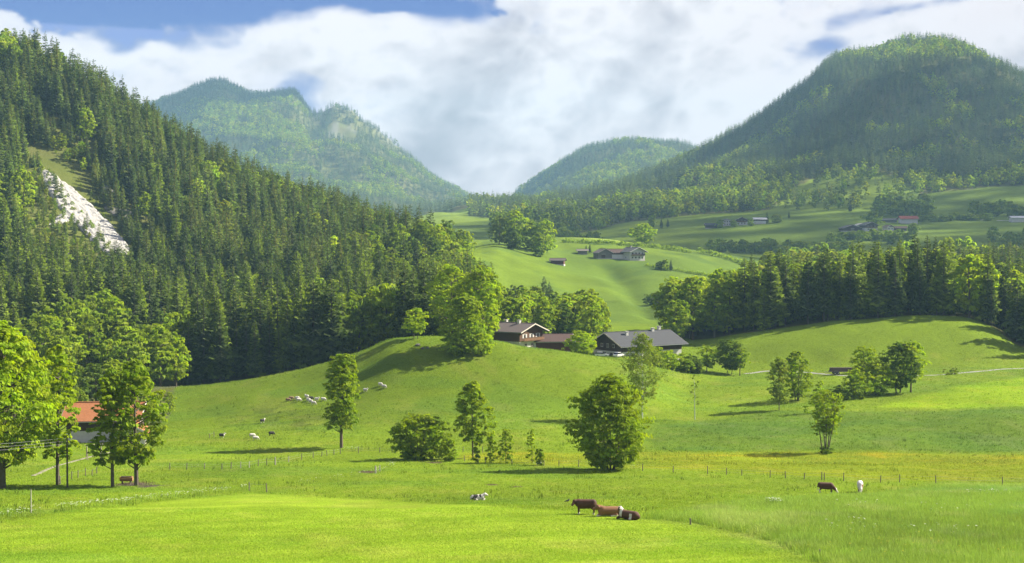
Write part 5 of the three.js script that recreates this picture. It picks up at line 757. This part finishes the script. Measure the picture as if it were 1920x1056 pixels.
{ // utility poles and their wires
  const mk = (p, h, label) => { const g = new THREE.Group(); g.name = numbered('utility_pole'); g.position.copy(p); tag(g, label, 'pole'); const s = new THREE.Mesh(new THREE.CylinderGeometry(0.09, 0.13, h + 0.8, 9).translate(0, h / 2 - 0.4, 0), std(0.075, 0.062, 0.05)); s.name = 'shaft'; g.add(s); for (let i = 0; i < 3; i++) { const b = new THREE.Mesh(new THREE.LatheGeometry([new THREE.Vector2(0.01, 0), new THREE.Vector2(0.06, 0.02), new THREE.Vector2(0.04, 0.08), new THREE.Vector2(0.06, 0.12), new THREE.Vector2(0.02, 0.17)], 8), std(0.7, 0.7, 0.66, { roughness: 0.3 })); b.name = 'insulator'; b.position.set((i - 1) * 0.3, h - 0.25 - i * 0.35, 0.14); g.add(b); } scene.add(shade(g)); return g; };
  const a = ground(126, 915), b = at(-330, 118), hA = 6.6, hB = 6.2, A = mk(a, hA, 'dark wooden utility pole among the trees on the left'); mk(b, hB, 'wooden utility pole outside the left picture edge');
  for (let i = 0; i < 3; i++) { const p = V(a.x + (i - 1) * 0.3, a.y + hA - 0.1 - i * 0.35, a.z + 0.14), q = V(b.x + (i - 1) * 0.3, b.y + hB - 0.1 - i * 0.35, b.z + 0.14), m = p.clone().lerp(q, 0.5); m.y -= 0.7; const w = new THREE.Mesh(new THREE.TubeGeometry(new THREE.QuadraticBezierCurve3(p, m, q), 24, 0.014, 5), wireMat); w.name = numbered('power_line'); tag(w, ['upper', 'middle', 'lowest'][i] + ' of three overhead wires running left from the utility pole', 'wire'); scene.add(shade(w)); }
}
const beam = (parent, name, a, b, r, m, sides = 8) => { const d = b.clone().sub(a), o = new THREE.Mesh(new THREE.CylinderGeometry(r, r, d.length(), sides), m); o.position.copy(a).lerp(b, 0.5); o.quaternion.setFromUnitVectors(V(0, 1, 0), d.normalize()); o.name = name; o.castShadow = o.receiveShadow = true; parent.add(o); return o; };
{ const p = ground(176, 862), g = new THREE.Group(); g.name = 'swing_set'; g.position.copy(p); tag(g, 'timber swing frame in the garden before the orange-roofed house', 'swing'); const m = mat([0.33, 0.29, 0.23], woodMap);
  for (const x of [-1.2, 1.2]) for (const z of [-0.9, 0.9]) beam(g, 'leg', V(x, -0.1, z), V(x, 2.6, 0), 0.07, m); beam(g, 'top_beam', V(-1.6, 2.62, 0), V(1.6, 2.62, 0), 0.08, m); beam(g, 'brace', V(-1.2, 0.9, -0.6), V(-1.2, 0.9, 0.6), 0.05, m); beam(g, 'brace', V(1.2, 0.9, -0.6), V(1.2, 0.9, 0.6), 0.05, m);
  const s = beam(g, 'seat', V(-0.35, 0.6, 0), V(0.35, 0.6, 0), 0.07, m, 6); for (const x of [-0.32, 0.32]) beam(g, 'rope', V(x, 0.6, 0), V(x, 2.6, 0), 0.012, wireMat, 5); g.rotation.y = 0.5; scene.add(g); }
{ const p = ground(237, 908), g = new THREE.Group(); g.name = 'water_trough'; g.position.copy(p); g.rotation.y = 0.1; tag(g, 'hollowed log trough on trestle legs between the two trees', 'trough'); const m = mat([0.42, 0.24, 0.11], woodMap);
  const log = new THREE.Mesh(new THREE.CylinderGeometry(0.32, 0.34, 1.7, 14).rotateZ(Math.PI / 2).translate(0, 0.72, 0), m); log.name = 'log'; g.add(log); const hollow = new THREE.Mesh(new THREE.BoxGeometry(1.4, 0.06, 0.42).translate(0, 1.03, 0), B.darkWood); hollow.name = 'hollow'; g.add(hollow);
  for (const x of [-0.55, 0.55]) for (const z of [-0.28, 0.28]) beam(g, 'leg', V(x, -0.05, z * 1.2), V(x, 0.6, z * 0.5), 0.07, postMat); scene.add(shade(g)); }
const wheelG = new THREE.CylinderGeometry(0.42, 0.42, 0.28, 16).rotateX(Math.PI / 2), tyreM = std(0.02, 0.02, 0.02), rimG = new THREE.CylinderGeometry(0.22, 0.22, 0.3, 12).rotateX(Math.PI / 2), rimM = std(0.45, 0.45, 0.46, { metalness: 0.7, roughness: 0.4 });
function wheel(parent, x, z, s = 1) { const w = new THREE.Mesh(wheelG, tyreM); w.name = 'wheel'; w.position.set(x, 0.42 * s, z); w.scale.setScalar(s); parent.add(w); const r = new THREE.Mesh(rimG, rimM); r.name = 'rim'; w.add(r); }
{ const p = ground(1580, 702), g = new THREE.Group(); g.name = 'log_trailer'; g.position.copy(p); g.rotation.y = 0.02; tag(g, 'flat trailer loaded with dark logs on the gravel track', 'trailer');
  part(g, 'bed', boxG(8.4, 0.22, 2.2, 0, 0.95, 0), B.greyWood); for (const x of [-2.6, -1.6, 2.6]) for (const z of [-0.9, 0.9]) wheel(g, x, z);
  part(g, 'drawbar', boxG(1.6, 0.16, 0.16, -4.9, 0.7, 0), B.metal); for (const x of [-3.4, -1.2, 1.2, 3.4]) for (const z of [-1.05, 1.05]) beam(g, 'stake', V(x, 0.9, z), V(x, 2.25, z), 0.06, B.darkWood, 6);
  let n = 0; for (const [rowN, y] of [[5, 1.25], [4, 1.6], [3, 1.95]]) for (let i = 0; i < rowN; i++) { const r = 0.17 + 0.04 * hash2(i, n++), o = beam(g, 'log', V(-3.7 - 0.4 * hash2(n, 3), y, (i - (rowN - 1) / 2) * 0.4), V(3.7 + 0.4 * hash2(n, 9), y, (i - (rowN - 1) / 2) * 0.4), r, std(0.075, 0.055, 0.042), 9); } scene.add(shade(g)); }
{ const p = ground(1614, 706), g = new THREE.Group(); g.name = 'hay_wagon'; g.position.copy(p); tag(g, 'small dark red wagon half hidden behind the right thicket', 'wagon'); part(g, 'box', boxG(3, 0.8, 1.6, 0, 1.05, 0), B.redWood); part(g, 'drawbar', boxG(1.4, 0.1, 0.1, 2.1, 0.6, 0), B.metal); for (const x of [-0.9, 0.9]) for (const z of [-0.75, 0.75]) wheel(g, x, z, 0.9); scene.add(shade(g)); }
function car(px, D, turn, paint, label) {
  const g = new THREE.Group(); g.name = numbered('parked_car'); g.position.copy(at(px, D)); g.rotation.y = turn; tag(g, label, 'car');
  const prof = (pts, w, m, name) => { const s = new THREE.Shape(pts.map((q) => new THREE.Vector2(...q))), o = new THREE.Mesh(new THREE.ExtrudeGeometry(s, { depth: w - 0.16, bevelEnabled: true, bevelSize: 0.07, bevelThickness: 0.08, bevelSegments: 2 }).translate(0, 0, -w / 2 + 0.08), m); o.name = name; g.add(o); return o; };
  const pm = new THREE.MeshPhysicalMaterial({ color: paint, roughness: 0.35, clearcoat: 0.8, metalness: 0.2 });
  const body = prof([[-2.15, 0.38], [2.15, 0.38], [2.2, 0.72], [1.3, 0.92], [-2.0, 0.98], [-2.2, 0.7]], 1.75, pm, 'body'); prof([[-1.95, 0.98], [1.15, 0.92], [0.45, 1.42], [-1.45, 1.46]], 1.5, B.glass, 'window'); prof([[-1.5, 1.48], [0.4, 1.44], [0.3, 1.52], [-1.4, 1.55]], 1.4, pm, 'roof');
  for (const x of [-1.35, 1.35]) for (const z of [-0.8, 0.8]) wheel(g, x, z, 0.78); for (const z of [-0.65, 0.65]) { part(g, 'headlight', boxG(0.08, 0.16, 0.3, 2.2, 0.72, z), std(0.8, 0.8, 0.8, { roughness: 0.2 })); part(g, 'tail_light', boxG(0.08, 0.2, 0.25, -2.2, 0.74, z), std(0.5, 0.02, 0.015, { roughness: 0.3 })); } scene.add(shade(g));
}
car(1128, 388, 0.05, 0xc8ccd0, 'silver car parked before the timber gable of the large farmhouse');
car(1160, 386, 1.0, 0xd8d8d4, 'white car parked with red tail lights towards the viewer at the large farmhouse');

// ---------------------------------------------------------------- bare rock
const rockMap = noiseTexture(512, (u, v) => { const g = 0.62 + 0.5 * (0.45 * tileNoise(u, v, 14, 71) + 0.35 * tileNoise(u, v, 50, 72) + 0.2 * tileNoise(u, v, 140, 73)) - 0.12; return [g, g * 0.985, g * 0.95]; });
const rockM = mat([0.47, 0.46, 0.44], rockMap, { bumpMap: rockMap, bumpScale: 0.6 }), greyRockM = mat([0.17, 0.163, 0.152], rockMap, { bumpMap: rockMap, bumpScale: 0.5 });
function slab(outline, lift, m, label, seed, step = 0.75) {          // bare rock standing out of the slope inside an outline
  const P = polyG(outline), xs = P.map((p) => p[0]), zs = P.map((p) => p[1]), x0 = Math.min(...xs) - 1.5, z0 = Math.min(...zs) - 1.5, nx = Math.ceil((Math.max(...xs) + 1.5 - x0) / step), nz = Math.ceil((Math.max(...zs) + 1.5 - z0) / step), pos = [], uv = [], idx = [], ins = [], o = V(P[0][0], H(...P[0]), P[0][1]);
  for (let j = 0; j <= nz; j++) for (let i = 0; i <= nx; i++) {
    const x = x0 + i * step, z = z0 + j * step, d = edgeDist(P, x, z) * (inPoly(P, x, z) ? 1 : -1) + (fbm(x / 2.2 + seed, z / 2.2, 3) - 0.45) * 2.6, u = (x + z) * 0.7, v = (x - z) * 0.7, rib = 1 - Math.abs(2 * fbm(u / 9 + seed, v / 3.2, 3) - 1), fine = fbm(x / 1.3 + 9, z / 1.3 + seed, 3);
    ins.push(d > 0); pos.push(x - o.x + (fine - 0.5) * 0.5, H(x, z) - o.y + (d > 0 ? Math.min(1, 0.25 + d / 2.5) * lift * (0.5 + 0.5 * rib) + (fine - 0.5) * 0.5 : -0.8), z - o.z); uv.push(u / 9, v / 9);
  }
  for (let j = 0; j < nz; j++) for (let i = 0; i < nx; i++) { const a = j * (nx + 1) + i, q = [a, a + 1, a + nx + 2, a + nx + 1]; if (q.some((k) => ins[k])) idx.push(q[0], q[3], q[2], q[0], q[2], q[1]); }
  let g = new THREE.BufferGeometry(); g.setAttribute('position', new THREE.Float32BufferAttribute(pos, 3)); g.setAttribute('uv', new THREE.Float32BufferAttribute(uv, 2)); g.setIndex(idx); g = g.toNonIndexed(); g.computeVertexNormals(); m.side = THREE.DoubleSide;
  const me = new THREE.Mesh(g, m); me.name = numbered('rock_face'); me.position.copy(o); tag(me, label, 'rock'); scene.add(shade(me));
}
slab([[72, 316], [94, 324], [130, 350], [172, 386], [208, 422], [242, 464], [234, 488], [196, 476], [170, 450], [142, 420], [108, 388], [86, 358]], 1.9, rockM, 'long white limestone scar running down the left wooded slope', 1);
slab([[92, 422], [112, 404], [136, 398], [140, 408], [118, 418]], 1.6, rockM, 'short pale ledge left of the long white scar', 2);
slab([[180, 338], [192, 336], [214, 362], [206, 372], [188, 354]], 1.8, greyRockM, 'grey rock just above right of the white scar', 3);
slab([[192, 384], [222, 382], [252, 402], [238, 412], [204, 400]], 1.8, greyRockM, 'grey rock band right of the white scar', 4);
slab([[258, 370], [270, 372], [300, 412], [290, 418]], 1.6, greyRockM, 'thin grey rock streak furthest right of the white scar', 5);
slab([[108, 470], [122, 466], [136, 490], [124, 500]], 1.6, greyRockM, 'grey rock below the white scar among spruces', 6);
function boulder(px, row, s, label, m, seed) { const g = new THREE.IcosahedronGeometry(1, 3), p = g.attributes.position, q = ground(px, row); for (let i = 0; i < p.count; i++) { const v = V(p.getX(i), p.getY(i), p.getZ(i)), n = 0.7 + 0.6 * fbm3(v.x * 1.4 + seed, v.y * 1.4, v.z * 1.4, 3); p.setXYZ(i, v.x * n * s, v.y * n * s * 0.65, v.z * n * s); } const o = new THREE.Mesh(uvBox(g), m); o.name = numbered('boulder'); o.position.copy(q); o.position.y += s * 0.15; tag(o, label, 'rock'); scene.add(shade(o)); }
boulder(783, 648, 0.7, 'larger pale boulder on top of the knoll under the bright bush', greyRockM, 1); boulder(792, 654, 0.5, 'middle pale boulder on top of the knoll', greyRockM, 2); boulder(802, 653, 0.45, 'smallest pale boulder on top of the knoll, rightmost', greyRockM, 3);

// ---------------------------------------------------------------- grass and flowers
{
  const blades = (seed, n, h, w, spread, lean) => { const r = rng(seed), g = new GB(); for (let i = 0; i < n; i++) { const a = r() * 6.28, x = (r() - 0.5) * spread, z = (r() - 0.5) * spread, hh = h * (0.55 + 0.7 * r()), l = lean * (0.3 + r()) * hh, ca = Math.cos(a), sa = Math.sin(a), ww = w * (0.7 + 0.6 * r()), t = 0.78 + 0.44 * r(), k = [t, t, t]; const A = [x - sa * ww, 0, z + ca * ww], Bq = [x + sa * ww, 0, z - ca * ww], C = [x + ca * l * 0.4 + sa * ww * 0.7, hh * 0.6, z + sa * l * 0.4 - ca * ww * 0.7], Dq = [x + ca * l * 0.4 - sa * ww * 0.7, hh * 0.6, z + sa * l * 0.4 + ca * ww * 0.7], E = [x + ca * l, hh, z + sa * l]; g.quad(A, Bq, C, Dq, k); g.tri(Dq, C, E, k); } return g.geo(); };
  const gm = leafy(1, 1, 1, 0.3), r = rng(404), o = new THREE.Object3D(), c = new THREE.Color();
  function meadow(name, label, geos, n, d0, d1, pow, test, sc, tint) {
    const grp = new THREE.Group(); grp.name = name; tag(grp, label, 'grass', null, 'stuff'); scene.add(grp);
    const lists = geos.map(() => []); let tries = 0, made = 0;
    while (made < n && tries++ < n * 12) { const D = lerp(d0, d1, Math.pow(r(), pow)), b = lerp(-200, 2140, r()), [x, z] = PX(b, D); if (!test(x, z, b, D)) continue; lists[made % geos.length].push([x, z]); made++; }
    lists.forEach((L, i) => { if (!L.length) return; const im = new THREE.InstancedMesh(geos[i], gm, L.length); L.forEach(([x, z], k) => { groundColour(x, z); const s = sc * (0.7 + 0.6 * r()), t = tint * (0.85 + 0.3 * r()); o.position.set(x, H(x, z) - 0.01, z); o.rotation.set(0, r() * 6.28, 0); o.scale.set(s * (0.8 + 0.5 * r()), s * (0.7 + 0.7 * r()), s); o.updateMatrix(); im.setMatrixAt(k, o.matrix); c.setRGB(col[0] * t * (0.92 + 0.16 * r()), col[1] * t, col[2] * t); im.setColorAt(k, c); }); im.name = 'grass'; im.userData.kind = 'stuff'; im.receiveShadow = im.castShadow = true; grp.add(im); });
  }
  const T = [blades(1, 10, 0.16, 0.012, 0.35, 0.5), blades(2, 10, 0.2, 0.012, 0.4, 0.5)], TL = [blades(3, 12, 0.36, 0.013, 0.5, 0.6), blades(4, 12, 0.44, 0.013, 0.6, 0.65)], TF = [blades(5, 9, 0.34, 0.03, 0.9, 0.5), blades(6, 9, 0.38, 0.03, 1.0, 0.5)];
  meadow('mown_grass', 'short bright grass of the mown foreground field', T, 48000, 66, 122, 1.0, (x, z) => inPoly(MOWN, x, z), 0.5, 1.5);
  meadow('pasture_grass', 'tufted grass of the grazed pasture', TF, 58000, 108, 240, 1.2, (x, z) => !inPoly(MOWN, x, z) && !inPoly(TALL, x, z), 0.42, 1.55);
  meadow('tall_grass', 'tall uncut grass at the lower right', TL, 66000, 62, 165, 0.9, (x, z) => inPoly(TALL, x, z) && edgeDist(TALL, x, z) > 4 * noise(x / 3, z / 3) * r(), 1, 1.65);
  meadow('hill_grass', 'grass of the knoll and the meadows behind', TF, 44000, 235, 470, 1.1, (x, z) => !woods(x, z), 0.7, 1.5);
  meadow('weed_clumps', 'darker clumps of weeds and rank grass in the pastures', TF, 1500, 100, 420, 1.0, (x, z) => !inPoly(MOWN, x, z) && !inPoly(TALL, x, z) && !woods(x, z) && noise(x / 14 + 5, z / 14) > 0.5, 1.1, 0.95);
  // flowers
  const disc = (n, rad, h, k) => { const g = new GB(); for (let i = 0; i < n; i++) { const a = i * 2.4, q = rad * Math.sqrt((i + 0.5) / n), s = rad * 0.34, x = Math.cos(a) * q, z = Math.sin(a) * q, y = h - q * q * 1.2; g.quad([x - s, y, z], [x, y + s * 0.3, z - s], [x + s, y, z], [x, y + s * 0.2, z + s], k); } g.quad([-0.008, 0, 0], [0.008, 0, 0], [0.006, h, 0], [-0.006, h, 0], [0.2, 0.35, 0.05]); return g.geo(); };
  function flowers(name, label, geo, places, m) { const im = new THREE.InstancedMesh(geo, m, places.length); places.forEach(([x, z], k) => { const s = 0.7 + 0.7 * r(); o.position.set(x, H(x, z), z); o.rotation.set((r() - 0.5) * 0.3, r() * 6.28, (r() - 0.5) * 0.3); o.scale.setScalar(s); o.updateMatrix(); im.setMatrixAt(k, o.matrix); }); im.name = name; tag(im, label, 'flowers', null, 'stuff'); im.castShadow = im.receiveShadow = true; scene.add(im); }
  const wm = std(0.50, 0.54, 0.40, { vertexColors: true }), ym = std(0.62, 0.48, 0.02, { vertexColors: true }), along = (pts, n, w) => { const P = polyG(pts), cv = new THREE.CatmullRomCurve3(P.map(([x, z]) => V(x, 0, z))), out = []; for (let i = 0; i < n; i++) { const p = cv.getPointAt(r()); if (noise(p.x * 0.3, p.z * 0.3) < 0.32) continue; out.push([p.x + (r() + r() - 1) * w, p.z + (r() + r() - 1) * w]); } return out; };
  const white = [...along([[-40, 982], [60, 966], [180, 952], [300, 938], [400, 927], [470, 919]], 420, 1.1), ...along([[560, 912], [640, 900], [700, 890], [745, 872]], 170, 0.8), ...along([[300, 882], [380, 881], [450, 880]], 50, 0.6), ...along([[650, 845], [680, 846]], 60, 0.8), ...along([[990, 875], [1080, 877], [1200, 884]], 90, 0.7)];
  for (const [px, row, n, w] of [[1450, 948, 60, 0.9], [1840, 930, 40, 4.5], [1600, 1000, 14, 4], [1760, 1002, 16, 4], [1640, 955, 14, 5], [1590, 985, 10, 3], [1800, 960, 14, 6]]) { const p = ground(px, row); for (let i = 0; i < n; i++) white.push([p.x + (r() + r() - 1) * w, p.z + (r() + r() - 1) * w]); }
  flowers('white_wildflowers', 'white umbels of wild flowers along the field edges', disc(7, 0.07, 0.62, [1, 1, 1]), white, wm);
  const yellow = []; while (yellow.length < 5200) { const D = lerp(196, 238, Math.pow(r(), 0.6)), b = lerp(860, 1980, r()), [x, z] = PX(b, D); if (inPoly(BUTTER, x, z) && fbm(x / 7, z / 3, 3) > 0.42) yellow.push([x, z]); }
  for (let i = 0; i < 420; i++) { const D = lerp(80, 150, r()), b = lerp(1500, 1980, r()), [x, z] = PX(b, D); if (inPoly(TALL, x, z) && noise(x / 5, z / 5) > 0.55) yellow.push([x, z]); }
  flowers('yellow_wildflowers', 'yellow buttercups scattered over the right meadow', disc(4, 0.06, 0.42, [1, 1, 1]), yellow, ym);
}

// ---------------------------------------------------------------- unseen cumulus overhead, out of the picture, outlined to shade valley and mountains
function cloud(poly, base, gaps, label) {                        // unseen shade caster; random gaps let part of the sun through
  const lift = (px, D) => { const p = at(px, D), t = base - p.y; return [p.x + t * SUN.x / SUN.y, p.z + t * SUN.z / SUN.y]; };
  const P = poly.map(([px, D]) => lift(px, D)), xs = P.map((p) => p[0]), zs = P.map((p) => p[1]), step = 26, x0 = Math.min(...xs) - 60, x1 = Math.max(...xs) + 60, z0 = Math.min(...zs) - 60, z1 = Math.max(...zs) + 60, nx = Math.ceil((x1 - x0) / step), nz = Math.ceil((z1 - z0) / step), pos = [], idx = [], th = [];
  const c = V((x0 + x1) / 2, base, (z0 + z1) / 2);
  for (let j = 0; j <= nz; j++) for (let i = 0; i <= nx; i++) { const x = x0 + i * step, z = z0 + j * step, d = edgeDist(P, x, z) * (inPoly(P, x, z) ? 1 : -1) + (fbm(x / 170, z / 170, 4) - 0.45) * 230; th.push(d); const t = Math.sqrt(clamp(d, 0, 260)) * 14 * (0.5 + fbm(x / 110 + 7, z / 110, 3)); pos.push(x - c.x, t, z - c.z, x - c.x, -t * 0.16, z - c.z); }
  for (let j = 0; j < nz; j++) for (let i = 0; i < nx; i++) { const a = j * (nx + 1) + i, q = [a, a + 1, a + nx + 2, a + nx + 1]; if (q.every((k) => th[k] <= 0) || hash2(i * 3 + 1, j * 7) < gaps) continue; const [e, f, g, h] = q.map((k) => k * 2); idx.push(e, h, g, e, g, f, e + 1, f + 1, g + 1, e + 1, g + 1, h + 1); }
  const g = new THREE.BufferGeometry(); g.setAttribute('position', new THREE.Float32BufferAttribute(pos, 3)); g.setIndex(idx); g.computeVertexNormals();
  const m = new THREE.Mesh(g, new THREE.MeshPhysicalMaterial({ color: 0xf4f6fa, roughness: 1, transmission: 0.6, thickness: 0, specularIntensity: 0, side: THREE.DoubleSide })); m.name = numbered('cloud'); m.position.copy(c); m.castShadow = true; tag(m, label, 'cloud', null, 'structure'); scene.add(m);
}
cloud([[980, 1190], [1200, 1190], [1400, 1110], [1700, 1130], [2150, 1120], [2300, 1800], [2050, 1850], [1700, 1860], [1480, 1850], [1150, 1760], [1000, 1650]], 1600, 0.46, 'unseen broken cumulus shading the far valley');
cloud([[1480, 1900], [1700, 1900], [2050, 1900], [2300, 2100], [2050, 2650], [1850, 2750], [1700, 2680], [1600, 2500]], 1600, 0.64, 'unseen broken cloud half shading the right mountain');
cloud([[120, 4150], [360, 4250], [470, 4420], [600, 4600], [640, 5000], [100, 5000]], 1800, 0.3, 'unseen broken cumulus shading the far left mountain');

console.log('built', scene.children.length);
renderer.render(scene, camera);
